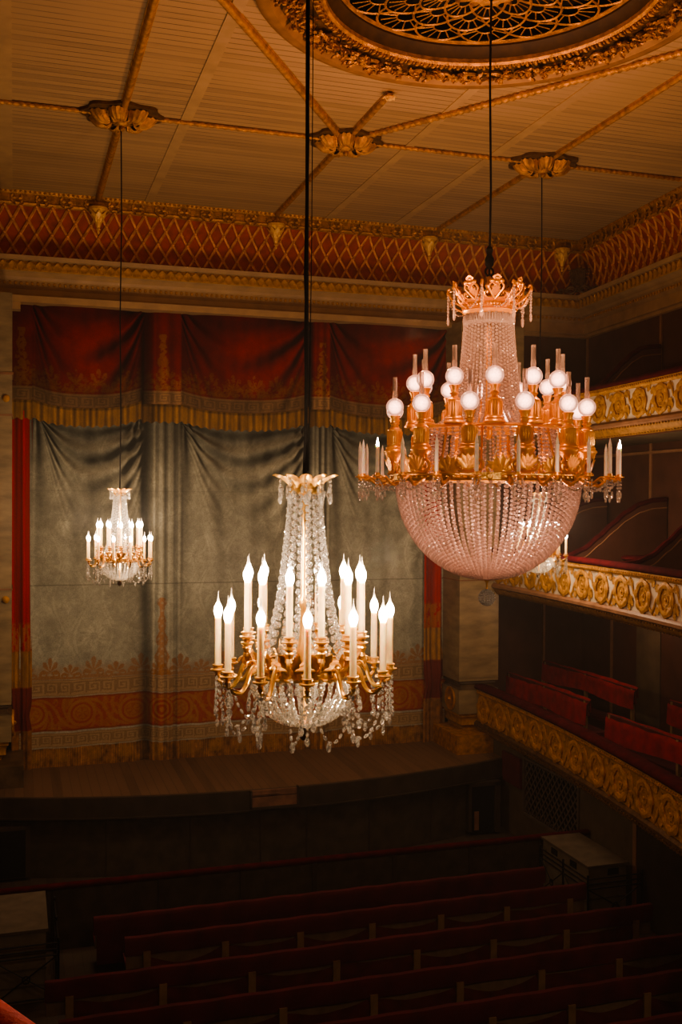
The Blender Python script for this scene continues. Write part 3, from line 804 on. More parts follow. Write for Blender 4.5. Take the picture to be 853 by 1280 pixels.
    g = greek(U / .31, (dz - .04) / .21) * band(.04, .25, dz, .002); C = lerp(C, (.17, .10, .045), .6 * g)
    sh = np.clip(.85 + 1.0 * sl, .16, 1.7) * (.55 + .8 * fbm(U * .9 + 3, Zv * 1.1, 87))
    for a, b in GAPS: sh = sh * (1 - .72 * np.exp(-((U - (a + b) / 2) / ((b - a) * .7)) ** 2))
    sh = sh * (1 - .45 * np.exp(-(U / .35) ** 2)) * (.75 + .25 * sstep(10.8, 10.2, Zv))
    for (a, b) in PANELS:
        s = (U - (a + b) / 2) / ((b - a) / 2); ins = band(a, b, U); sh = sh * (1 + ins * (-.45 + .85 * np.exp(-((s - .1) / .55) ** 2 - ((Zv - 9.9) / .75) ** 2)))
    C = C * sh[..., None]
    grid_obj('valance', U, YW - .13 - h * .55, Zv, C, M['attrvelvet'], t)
    # ---- gold bullion fringe under the valance
    nx, nz = 1100, 14
    U, V = np.meshgrid(np.linspace(-.06, 9.26, nx), np.linspace(0, 1, nz))
    zb = bottom(U); Zf = zb + .37 * V + .02 * (1 - V) * np.sin(U * 37)
    h = vh(U, Zf); rid = np.sin(U * 2 * PI / .105)
    C = np.ones(U.shape + (3,)) * np.array((.31, .165, .052)); C = C * (.80 + .16 * rid + .25 * np.sin(U * 41 + 5 * fbm(U * 3, U * 0, 92)))[..., None] * (.6 + .8 * fbm(U * 9, Zf * 5, 91))[..., None]
    C = C * (1 - .5 * band(.86, 1., V, .02))[..., None]
    for a, b in GAPS: C = C * (1 - .6 * np.exp(-((U - (a + b) / 2) / ((b - a) * .7)) ** 2))[..., None]
    grid_obj('bullion_fringe', U, YW - .145 - h * .55 - .02 * (rid * .5 + .5), Zf, C, M['attr'], t)
    # ---- narrow red side drapes with their tasselled ends
    for x0, x1, ztop, zk in ((-.06, .335, 8.6, 4.25), (8.71, 9.20, 8.6, 4.45)):
        nx, nz = 40, 420
        U, V = np.meshgrid(np.linspace(0, 1, nx), np.linspace(0, 1, nz)); Zs = STZ + (ztop - STZ) * V
        pinch = 1 - .22 * np.exp(-((Zs - (zk - 1.72)) / .16) ** 2)
        xm = (x0 + x1) / 2; Xs = xm + (x0 - xm + (x1 - x0) * U) * pinch
        h = .035 * np.sin(U * 3 * PI + .3 * Zs) + .015 * np.sin(U * 8 * PI)
        rel = Zs - zk
        C = np.ones(U.shape + (3,)) * np.array((.33, .010, .012)); C = C * (.65 + .5 * fbm(U * 4, Zs * 1.5, 71))[..., None] * (1 + 9 * h)[..., None]
        orn = band(-.42, .12, rel, .05) * (fbm(U * 7, Zs * 9, 73) > .42 - .25 * np.clip(-rel, 0, .4)); C = lerp(C, (.33, .14, .035), .6 * orn)
        tas = band(-1.15, -.42, rel, .02); st = (.85 + .30 * np.cos(U * 8 * PI)) * (.6 + .7 * fbm(U * 9, Zs * 6, 75))
        C = C * (1 - tas)[..., None] + np.array((.36, .175, .055)) * (st * tas)[..., None]
        bul = band(-2.0, -1.15, rel, .02); C = lerp(C, (.13, .022, .018), bul * .92)
        low = (rel < -2.0) * 1.; C = C * (1 - low)[..., None] + np.array((.30, .135, .05)) * (low * (.35 + .9 * fbm(U * 7, Zs * 10, 79)))[..., None]
        h = h + .10 * np.exp(-((rel + 1.55) / .33) ** 2) * np.sin(U * PI)
        grid_obj('side_drape', Xs, YW - .11 - h, Zs, C, M['attrvelvet'], t)
stage_curtain()

# ------------------------------------------------------------------ balconies on the right
def bx(lv, y):
    x0, k = ((9.66, .0099), (10.0, .009), (10.72, .0088))[lv]; return x0 - k * (20.6 - y) ** 2
def scroll_mesh(flip, m):
    b = MB(); g = -1 if flip else 1
    R = .225
    n = 44; v = []
    b.lathe([(.001, .018), (.06, .016), (.12, .022), (.17, .012), (.19, .0)], 20, Rx(PI / 2))
    # thick leafy volute: a spiral whose outside edge is scalloped
    pts = []; rad = []
    for i in range(n):
        a = PI * .9 + 2 * PI * 1.05 * i / n; r = R * (1 - .10 * i / n); pts.append((r * math.cos(a), -.035 - .012 * math.sin(i * .9), g * r * math.sin(a))); rad.append(.060 + .014 * math.sin(i * 1.15))
    b.tube(pts, rad, 6)
    for i in range(26):
        a = 2 * PI * i / 26; b.leaf(.085, .062, Tr(.195 * math.cos(a), -.03, .195 * math.sin(a)) @ Ry(-a + PI / 2 + .5 * g) @ Rx(PI / 2), curl=-.2, cup=.4, lobes=1, nu=4, nv=2)
    pts = [((.14 * (1 - i / 30)) * math.cos(a), -.025, g * (.14 * (1 - i / 30)) * math.sin(a)) for i, a in enumerate([j * .38 for j in range(26)])]
    b.tube(pts, [.016] * 26, 5)
    for k in range(8):
        a = 2 * PI * k / 8; b.leaf(.10, .075, Ry(a) @ Tr(0, -.02, 0) @ Rx(PI / 2), curl=.3, cup=.3, lobes=2, nu=5, nv=3)
    b.blob((0, -.045, 0), (.03, .03, .03), n=8, m=5)
    # tendrils and leaves that join the next scroll
    st = [(.20, -.02, -g * .16), (.30, -.03, -g * .23), (.38, -.03, -g * .12), (.42, -.025, 0)]
    b.tube(st, [.03, .035, .03, .02], 6)
    for x, z, a, L in ((.30, g * .16, .5, .15), (.34, g * .20, -.3, .13), (.40, g * .12, 1.0, .14), (.33, -g * .24, 2.4, .12), (.40, -g * .18, 1.6, .13), (.24, g * .24, -.9, .10)):
        b.leaf(L * 1.25, .12, Tr(x, -.015, z) @ Ry(a * g) @ Rx(PI / 2), curl=.2, cup=.4, lobes=3, nu=6, nv=3)
    return b.mesh('scroll_ornament', m)
def balcony(lv, zf0, zf1, label, band_m, gold_m, step, y_end, under):
    t = thing('balcony', label, 'balcony', (bx(lv, 15.), 15., zf0 - .25)); loc = Vector(t.location)
    ys = [20.72 - i * .3 for i in range(40)]
    path = [(bx(lv, y), y) for y in ys]
    def sw(name, prof, m, ang=35, extra=None):
        b = MB(); sweep(b, path, prof)
        if extra: extra(b)
        b.v = [tuple(Vector(p) - loc) for p in b.v]; return b.build(name, M[m], t, ang=ang)
    h = zf1 - zf0
    sw('frieze_panel', [(-.02, zf0 - .02), (0, zf0 - .02), (0, zf1 + .02), (-.04, zf1 + .02)], band_m)
    def eggs(b):
        for x, y, a in path_pts(path, .075, .045): b.blob((x, y, zf1 + .055), (.025, .03, .028), n=5, m=3)
    def leaves(b):
        for x, y, a in path_pts(path, .085, .0):
            b.leaf(.15, .085, Tr(x + .10, y, zf0 - .27) @ Rz(a) @ Rx(PI / 2 - .75), curl=.1, cup=.5, lobes=2, nu=4, nv=2)
            b.blob((x - .01, y + .04, zf0 - .145), (.018, .022, .02), n=4, m=3)
    sw('top_moulding', [(0, zf1), (.03, zf1 + .01), (.05, zf1 + .04), (.03, zf1 + .07), (.05, zf1 + .08), (.05, zf1 + .10), (-.1, zf1 + .10)], gold_m, extra=eggs)
    sw('velvet_rail', [(.03, zf1 + .10), (.075, zf1 + .12), (.08, zf1 + .16), (.05, zf1 + .20), (-.05, zf1 + .215), (-.20, zf1 + .20), (-.25, zf1 + .14), (-.25, zf1 + .06)], 'velvetdark', 60)
    sw('shelf_moulding', [(0, zf0), (.03, zf0 - .02), (.06, zf0 - .05), (.06, zf0 - .10), (.03, zf0 - .12), (0, zf0 - .13)], 'strip' if lv else 'darkgold')
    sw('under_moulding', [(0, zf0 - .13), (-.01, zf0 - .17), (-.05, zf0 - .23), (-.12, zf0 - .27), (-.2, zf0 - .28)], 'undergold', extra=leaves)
    sw('inner_face', [(-.25, zf1 + .14), (-.25, zf0 - .3)], 'paneldark')
    # slab behind the front
    poly = [(p[0] + .26, p[1]) for p in path] + [(13.0, ys[-1]), (13.0, YW)] + [(path[0][0] + .26, YW)]
    b = MB(); b.prism(poly[::-1], zf0 - .29, zf0 - .12); struct(b.build('floor_box_' + 'abc'[lv], M['wallolive'] if lv == 2 else M['paneldark'], smooth=False))
    ms = [scroll_mesh(False, M[gold_m]), scroll_mesh(True, M[gold_m])]
    y = 20.35; k = 0
    while y > y_end:
        a = math.atan2(-1, -(bx(lv, y - .05) - bx(lv, y + .05)) / .1 * -1)
        a = math.atan2(-.1, bx(lv, y - .05) - bx(lv, y + .05))
        o = put('scroll_ornament', ms[k % 2], t, (bx(lv, y) - loc.x, y - loc.y, (zf0 + zf1) / 2 - loc.z), a)
        s = h / .555; o.scale = (step / .74 * .99, .42, s * 1.06); y -= step; k += 1
    return t
balcony(0, 2.07, 2.66, 'lowest gilded balcony front with dark velvet rail, above the parterre benches', 'dullgold', 'balcgold', .84, 10.4, 0)
balcony(1, 5.09, 5.64, 'middle balcony front with gold scrolls on a white band, behind the small right chandelier', 'whiteband', 'dullgold', .74, 11., 0)
balcony(2, 8.37, 8.90, 'highest balcony front with gold scrolls on white, right of the large chandelier lamps', 'whiteband', 'dullgold', .74, 12., 0)

def boxes():
    n = 30
    def strip(x0, x1, y0, y1, z0, z1, m='strip'):
        nonlocal n
        b = MB(); b.box(x0, x1, y0, y1, z0, z1); o = struct(b.build('trim_%d' % n, M[m], smooth=False)); n += 1; return o
    wx = lambda y: 12.8 - .35 * (YW - y) / 4.6 if y > 17 else 12.45 - .05 * (17 - y) / 11
    strip(11.74, 11.80, YW - .03, YW + .03, 1.95, 4.80)
    for z0, z1, ys in ((1.95, 4.80, (20.15,)), (4.97, 8.08, (18.55, 21.4, 15.6)), (8.25, 10.68, (18.2, 21.45, 15.0))):
        for y in ys: strip(wx(y) - .03, wx(y) + .05, y - .035, y + .035, z0, z1)
    b = MB(); b.prism([(wx(19.05) - .02, 19.05), (wx(18.1) - .02, 18.1), (wx(18.1) + .06, 18.1), (wx(19.05) + .06, 19.05)], 1.95, 4.80)
    struct(b.build('door_3', M['wallolive'], smooth=False))
    # horizontal rail under the upper slab
    b = MB(); sweep(b, [(10.2, YW), (12.79, YW), (12.44, 17.0), (12.39, 9.)], [(0, 7.86), (.03, 7.87), (.03, 7.92), (0, 7.93)]); struct(b.build('trim_%d' % n, M['strip'], smooth=False)); n += 1
    # curved partitions between the boxes
    def part(y, x0, x1, zb, pts, label):
        t = thing('box_partition', label, 'partition', ((x0 + x1) / 2, y, zb)); L = Vector(t.location)
        N = 28; prof = []
        for i in range(N + 1):
            u = i / N; k = u * (len(pts) - 1); j = min(int(k), len(pts) - 2); f = k - j; f = f * f * (3 - 2 * f) * .4 + f * .6
            prof.append((x0 + (x1 - x0) * u, pts[j] + (pts[j + 1] - pts[j]) * f))
        b = MB(); v = []
        for x, z in prof:
            for yy in (-.03, .03): v += [(x - L.x, yy, 0), (x - L.x, yy, z - L.z)]
        f = []
        for i in range(N):
            a = i * 4; c = a + 4; f += [(a, c, c + 1, a + 1), (a + 2, a + 3, c + 3, c + 2), (a + 1, c + 1, c + 3, a + 3)]
        f += [(0, 1, 3, 2), (N * 4, N * 4 + 2, N * 4 + 3, N * 4 + 1)]
        b.add(v, f); b.build('panel', M['partition'], t, smooth=False)
        b = MB(); b.tube([(x - L.x, 0, z - L.z) for x, z in prof], .055, 8); b.build('padded_rail', M['velvetdark'], t)
        b = MB(); b.tube([(x - L.x, -.03, z - L.z - .16) for x, z in prof[1:]], .014, 5); b.build('bead_line', M['strip'], t)
    S = [5.80, 5.83, 5.95, 6.18, 6.43, 6.66, 6.82, 6.90, 6.92]
    part(17.9, 10.02, 12.48, 4.98, S, 'curved red brown box partition behind the middle balcony, rising to the panel strip')
    part(15.5, 9.92, 12.40, 4.98, S, 'curved red brown box partition behind the middle balcony, cut by right photo edge')
    part(20.3, 10.12, 12.6, 4.98, S, 'curved red brown box partition of middle balcony, hidden mostly by the large chandelier')
    U = [9.05, 9.10, 9.25, 9.45, 9.66, 9.84, 9.96, 10.0, 10.02]
    part(18.15, 10.75, 12.48, 8.26, U, 'dark curved box partition behind the highest balcony at the right')
    for i, (x, y, z, lab) in enumerate(((11.2, 16.8, 5.86, 'round dark stool behind middle balcony rail, the lower nearer of two'), (12.0, 16.75, 5.98, 'round dark stool by the box back wall, the higher one by the partition'))):
        t = thing('stool', lab, 'stool', (x, y, 4.98), 0, 'stools in the middle box')
        b = MB(); b.lathe([(.01, z - 5.07), (.33, z - 5.07), (.38, z - 5.03), (.38, z - 5.0), (.34, z - 4.98), (.01, z - 4.975)], 24); b.build('seat', M['velvetdark'], t)
        for k in range(4):
            a = PI / 4 + k * PI / 2; b = MB(); b.tube([(.30 * math.cos(a), .30 * math.sin(a), 0), (.24 * math.cos(a), .24 * math.sin(a), z - 5.06)], .022, 8); b.build('leg', M['postwood'], t)
boxes()

def box_benches():
    """red covered benches in the lowest boxes, running along the balcony"""
    def bench(x, y0, y1, zt, drop, label):
        t = thing('box_bench', label, 'bench', (x, (y0 + y1) / 2, 1.95), 0, 'red benches in the lowest balcony'); L = y1 - y0; z0 = 1.95
        def back(u, v):
            y = -L / 2 + L * u
            if v < .5: z = zt - z0 - drop * (1 - v / .5) - .03 * math.sin(u * 9) * (1 - v * 2); xx = -.035 - .03 * (1 - v * 2) - .008 * math.sin(u * 23 + 3 * v) - .006 * math.sin(u * 61)
            else: z = zt - z0 - .5 * drop * ((v - .5) / .5); xx = .05 + .02 * math.sin(u * 30)
            return (xx, y, z + .02 * math.sin(u * 5))
        b = MB(); b.grid(back, 60, 10); b.build('backrest_cover', M['velvet'], t, ang=60)
        b = MB(); b.box(-.02, .03, -L / 2 + .02, L / 2 - .02, zt - z0 - .32, zt - z0 - .03); b.build('backrest', M['benchdark'], t, smooth=False)
        b = MB(); b.box(.03, .45, -L / 2, L / 2, .40, .46); b.build('seat', M['benchred'], t, smooth=False)
        for yy in (-L / 2 + .12, 0, L / 2 - .12):
            b = MB(); b.box(-.03, .03, yy - .03, yy + .03, 0, zt - z0 - .04); b.build('leg', M['postwood'], t, smooth=False)
    bench(10.55, 17.55, 21.0, 3.06, .50, 'red draped bench in lowest balcony, front row nearest the pilaster')
    bench(11.50, 17.4, 21.1, 3.27, .42, 'red draped bench in lowest balcony, back row before the brown panels')
    bench(10.45, 12.4, 16.75, 3.0, .46, 'red draped bench in lowest balcony, front row nearest right photo edge')
    bench(11.50, 12.6, 16.35, 3.26, .42, 'red draped bench in lowest balcony, back row at the right photo edge')
box_benches()

# ------------------------------------------------------------------ parterre: side wall, lattice, barrier, cabinets, benches
def side_walls():
    b = MB(); b.box(9.82, 9.95, 8, 16.65, 0, 1.80); b.box(9.82, 9.95, 16.65, 18.78, 0, .62); b.box(9.82, 9.95, 18.78, 21.4, 0, 1.80); struct(b.build('wall_side', M['wallolive'], smooth=False))
    b = MB(); b.box(10.6, 10.65, 16.2, 19.2, 0, 1.80); struct(b.build('wall_behind_lattice', M['void'], smooth=False))
    b = MB(); b.box(9.76, 9.83, 13.0, 14.72, 0, 1.78); struct(b.build('door_4', M['fascia'], smooth=False))
    b = MB(); b.box(9.74, 9.83, 14.70, 14.80, 0, 1.79); struct(b.build('trim_60', M['strip'], smooth=False))
    t = thing('lattice_screen', 'grey brown diamond lattice screen in the wall under the lowest balcony', 'lattice', (9.82, 17.7, .62))
    b = MB(); W_, H_ = 2.08, 1.10
    k = -8
    for k in range(-9, 16):
        for sg in (1, -1):
            y0 = -W_ / 2 + k * .17; seg = []
            for i in range(25):
                z = H_ * i / 24; y = y0 + sg * z * .85 + (0 if sg > 0 else .85 * H_)
                if -W_ / 2 <= y <= W_ / 2: seg.append((.02 * (sg > 0), y, z))
            if len(seg) > 1: b.bar(seg[0], seg[-1], .028, .014, (1, 0, 0))
    b.build('slats', M['lattice'], t, smooth=False)
    f = MB(); f.box(-.03, .05, -W_ / 2 - .05, -W_ / 2, 0, H_); f.box(-.03, .05, W_ / 2, W_ / 2 + .05, 0, H_); f.box(-.03, .05, -W_ / 2, W_ / 2, -.05, 0); f.box(-.03, .05, -W_ / 2, W_ / 2, H_ - .04, H_); f.build('frame', M['lattice'], t, smooth=False)
    b = MB(); b.box(-.03, .03, -.40, .40, 0, .60)
    tag(b.build('burgundy_panel', M['burg'], smooth=False, loc=(9.77, 19.22, 1.06)), 'small burgundy upholstered panel on the wall under the lowest balcony by the stage corner', 'panel')
    # orchestra barrier
    t = thing('orchestra_barrier', 'long dark orchestra barrier with padded red top rail in front of the stage', 'barrier', (4.2, 16.28, 0))
    b = MB(); b.box(-5.6, 5.6, -.02, .04, 0, .93); b.build('panel', M['pit'], t, smooth=False)
    b = MB(); b.tube([(-5.6, 0, .965), (-2, 0, .965), (2, 0, .965), (5.6, 0, .965)], .055, 10); b.build('padded_rail', M['velvetdark'], t)
    for x in (-4.9, -3.6, -2.0, -.7, .5, 1.9, 3.3, 4.9):
        b = MB(); b.box(x - .04, x + .04, -.045, .05, 0, .92); b.build('stile', M['fascia'], t, smooth=False)
side_walls()

def cabinet(x0, x1, y0, y1, z, label, slope, xslot):
    t = thing('cabinet', label, 'cabinet', ((x0 + x1) / 2, (y0 + y1) / 2, 0)); w, d = (x1 - x0) / 2, (y1 - y0) / 2
    b = MB(); b.box(-w + .03, w - .03, -d + .03, d - .03, 0, z - .03); b.build('body', M['cabinet'], t, smooth=False)
    b = MB(); v = [(-w, -d), (w, -d), (w, d), (-w, d)]; 
    b.prism([(x, y) for x, y in v], z - .03, z + .012); b.build('top', M['cabtop'], t, smooth=False)
    for (x, y, ax) in ((-w + .03, .35, 0), (-w + .03, -.28, 0), (xslot, -d + .03, 1)):
        b = MB()
        if ax: b.box(x - .10, x + .10, y - .012, y + .01, z - .17, z - .07)
        else: b.box(x - .012, x + .01, y - .10, y + .10, z - .17, z - .07)
        b.build('handle_slot', M['void'], t, smooth=False)
    for q in (.22, .45, .68):
        b = MB(); b.box(-w + .02, w - .02, -d + .02, -d + .035, z * q, z * q + .03); b.build('front_rib', M['cabtop'], t, smooth=False)
def railing(cx, cy, sx, sy, sides, label):
    """low iron guard rail: posts, rails and crossed bars with a centre ring"""
    t = thing('guard_railing', label, 'railing', (cx, cy, 0))
    def panel(a, b_):
        a, b_ = Vector(a), Vector(b_); 
        for z in (.86, .78, .70, .12):
            p = MB(); p.tube([a + Vector((0, 0, z)), b_ + Vector((0, 0, z))], .012, 6); p.build('rail', M['black'], t)
        n = max(1, round((b_ - a).length / .75))
        for i in range(n):
            q0 = a.lerp(b_, i / n); q1 = a.lerp(b_, (i + 1) / n); c = q0.lerp(q1, .5) + Vector((0, 0, .40)); p = MB()
            p.tube([q0 + Vector((0, 0, .70)), q1 + Vector((0, 0, .12))], .010, 5); p.tube([q1 + Vector((0, 0, .70)), q0 + Vector((0, 0, .12))], .010, 5)
            d = (q1 - q0).normalized(); p.tube([c + d * (.05 * math.cos(s)) + Vector((0, 0, .05 * math.sin(s))) for s in [2 * PI * j / 12 for j in range(12)]], .011, 5, True)
            p.build('crossed_bars', M['black'], t)
        for i in range(n + 1):
            q = a.lerp(b_, i / n); p = MB(); p.tube([q, q + Vector((0, 0, .90))], .016, 6); p.blob((q.x, q.y, .91), .024); p.build('post', M['black'], t)
    for s in sides: panel((s[0], s[1], 0), (s[2], s[3], 0))
cabinet(8.80, 9.56, 14.62, 16.18, 1.0, 'beige metal cabinet behind iron railing at the right under the balcony', 0, .1)
railing(9.1, 15.3, 0, 0, [(-.38, .75, -.38, -.82), (-.38, -.82, .62, -.82)], 'black iron guard railing around the right beige cabinet')
cabinet(-.80, .45, 14.62, 16.04, 1.0, 'beige metal cabinet behind crossed iron bars at the lower left corner', 0, -.30)
railing(-.2, 15.2, 0, 0, [(.78, .8, .78, -.72), (.78, -.72, -.9, -.72)], 'black iron guard railing around the left beige cabinet')

def parterre_benches():
    def bench(x0, x1, y, zt, label, nposts, seed, xo=.3, closed=False):
        rnd = random.Random(seed); w = x1 - x0
        t = thing('parterre_bench', label, 'bench', ((x0 + x1) / 2, y, 0), 0, 'long red benches in the parterre')
        # padded red back board, seen from behind
        b = MB(); prof = [(-.05, zt - .25), (-.06, zt - .05), (-.03, zt - .005), (.03, zt), (.06, zt - .04), (.055, zt - .25), (-.05, zt - .25)]
        n = 40; v = [(-w / 2 + w * i / n, p[0], p[1] + .006 * math.sin(i * 1.7 + seed)) for i in range(n + 1) for p in prof]; k = len(prof)
        b.add(v, [(i * k + j, (i + 1) * k + j, (i + 1) * k + j + 1, i * k + j + 1) for i in range(n) for j in range(k - 1)])
        b.add([(-w / 2, p[0], p[1]) for p in prof[:-1]], [tuple(range(k - 1))]); b.add([(w / 2, p[0], p[1]) for p in prof[:-1]], [tuple(range(k - 1))[::-1]])
        b.build('padded_back', M['benchred'], t, ang=50)
        b = MB(); b.box(-w / 2 + .02, w / 2 - .02, .02, .44, .36, .42); b.build('seat', M['benchred'], t, smooth=False)
        b = MB(); b.box(-w / 2 + .02, w / 2 - .02, -.015, .015, .38, .62); b.build('lining', M['palecloth'], t, smooth=False)
        # red cloth hanging in swags behind the seat
        xs = [xo + i * (w - 2 * xo) / (nposts - 1) for i in range(nposts)]
        for a, c in ([] if closed else list(zip(xs[:-1], xs[1:]))):
            sag = rnd.uniform(.06, .16); tilt = rnd.uniform(-.05, .05); up = rnd.choice((0, 0, 1))
            def fn(u, q):
                x = -w / 2 + a + (c - a) * u; top = .56 - sag * math.sin(PI * u) * (1 if not up else .35) + tilt * (u - .5); bot = .16 + .02 * math.sin(9 * u)
                z = bot + (top - bot) * q; return (x, -.03 - .03 * math.sin(PI * q) - .01 * math.sin(u * 14 + q * 9), z)
            b = MB(); b.grid(fn, 16, 8); b.build('seat_cloth', M['benchdark'], t, ang=60)
        if closed:
            b = MB(); b.grid(lambda u, q: (-w / 2 + .04 + (w - .08) * u, -.055 - .012 * math.sin(q * 6 + u * 3), .14 + .46 * q), 40, 6); b.build('hanging_cover', M['benchred'], t, ang=60)
        for x in ([] if closed else xs):
            b = MB(); b.box(-w / 2 + x - .05, -w / 2 + x + .05, -.075, -.02, 0, zt - .2); b.build('post', M['postwood'], t, smooth=False)
        for x in xs[::2]:
            b = MB(); b.box(-w / 2 + x - .03, -w / 2 + x + .03, .36, .42, 0, .37); b.build('front_leg', M['postwood'], t, smooth=False)
    bench(1.10, 8.38, 15.30, .82, 'long red bench nearest the orchestra barrier, frontmost row', 7, 1, closed=True)
    bench(1.46, 8.66, 14.47, .82, 'long red bench second from the orchestra barrier', 7, 2)
    bench(.37, 9.18, 13.44, .82, 'long red bench third from the orchestra barrier', 8, 3)
    bench(.50, 9.4, 12.38, .82, 'long red bench fourth from the orchestra barrier', 8, 4)
    bench(.9, 9.1, 11.42, .82, 'long red bench at the bottom of the photo, fifth from the orchestra barrier', 8, 5)
    bench(1.9, 9.0, 10.45, .82, 'long red bench cut off at lower right corner, sixth from the orchestra barrier', 7, 6)
parterre_benches()
# padded rail of the near box at the lower left
M['nearvelvet'] = mat('bright red velvet', (.55, .035, .025), .85, 0, .3, 9, .2, 60)
b = MB(); b.tube([(.75, .9, 0), (.42, 1.45, 0), (.02, 2.2, 0), (-.42, 3.0, 0), (-.9, 3.8, 0)], .075, 12)
b2 = tag(b.build('velvet_rail', M['nearvelvet'], loc=(-.07, 0, 5.80)), 'bright red padded balcony rail at lower left photo corner', 'rail')
b = MB(); 
for p, q in (((.75, .9), (.42, 1.45)), ((.42, 1.45), (.02, 2.2)), ((.02, 2.2), (-.42, 3.0)), ((-.42, 3.0), (-.9, 3.8))): b.add([(p[0], p[1], -1.2), (q[0], q[1], -1.2), (q[0], q[1], -.03), (p[0], p[1], -.03)], [(0, 1, 2, 3)])
b.build('front_panel', M['paneldark'], b2, smooth=False)

# ------------------------------------------------------------------ chandeliers
def resample(pts, step):
    """points and tangents along a polyline at a (possibly varying) step"""
    pts = [Vector(p) for p in pts]; seg = [(b - a).length for a, b in zip(pts[:-1], pts[1:])]; tot = sum(seg)
    out = []; s = 0
    while s <= tot + 1e-6:
        r = s
        for (a, b), l in zip(zip(pts[:-1], pts[1:]), seg):
            if r <= l + 1e-9 or b is pts[-1]:
                t = min(1, r / max(l, 1e-9)); out.append((a.lerp(b, t), (b - a).normalized())); break
            r -= l
        u = s / tot; s += step(u) if callable(step) else step
    return out
def align(d): return Vector((0, 0, 1)).rotation_difference(d).to_matrix().to_4x4()
def chain(mb, pts, step, rad, long=1., n=6, m=4, flat=1.):
    for i, (p, d) in enumerate(resample(pts, step)):
        r = rad(i) if callable(rad) else rad
        mb.blob((0, 0, 0), (r, r * flat, r * long), Tr(*p) @ align(d) @ Rz(i * .7), n, m)
    return mb
def curve(pts, k=6):
    """Catmull-Rom through control points"""
    P = [Vector(p) for p in pts]; P = [P[0] * 2 - P[1]] + P + [P[-1] * 2 - P[-2]]; out = []
    for i in range(1, len(P) - 2):
        for j in range(k):
            t = j / k; a, b, c, d = P[i - 1:i + 3]
            out.append(.5 * ((2 * b) + (c - a) * t + (2 * a - 5 * b + 4 * c - d) * t * t + (3 * b - a - 3 * c + d) * t ** 3))
    out.append(P[-2]); return out
def fac(mb, name, m): return mb.mesh(name, m, False)
def arch(n, mesh_, name, parent, rot0=0., sub=None):
    out = []
    for k in range(n):
        o = put(name, mesh_, parent, None, rot0 + 2 * PI * k / n); out.append(o)
        if sub:
            for nm, me in sub: put(nm, me, o)
    return out

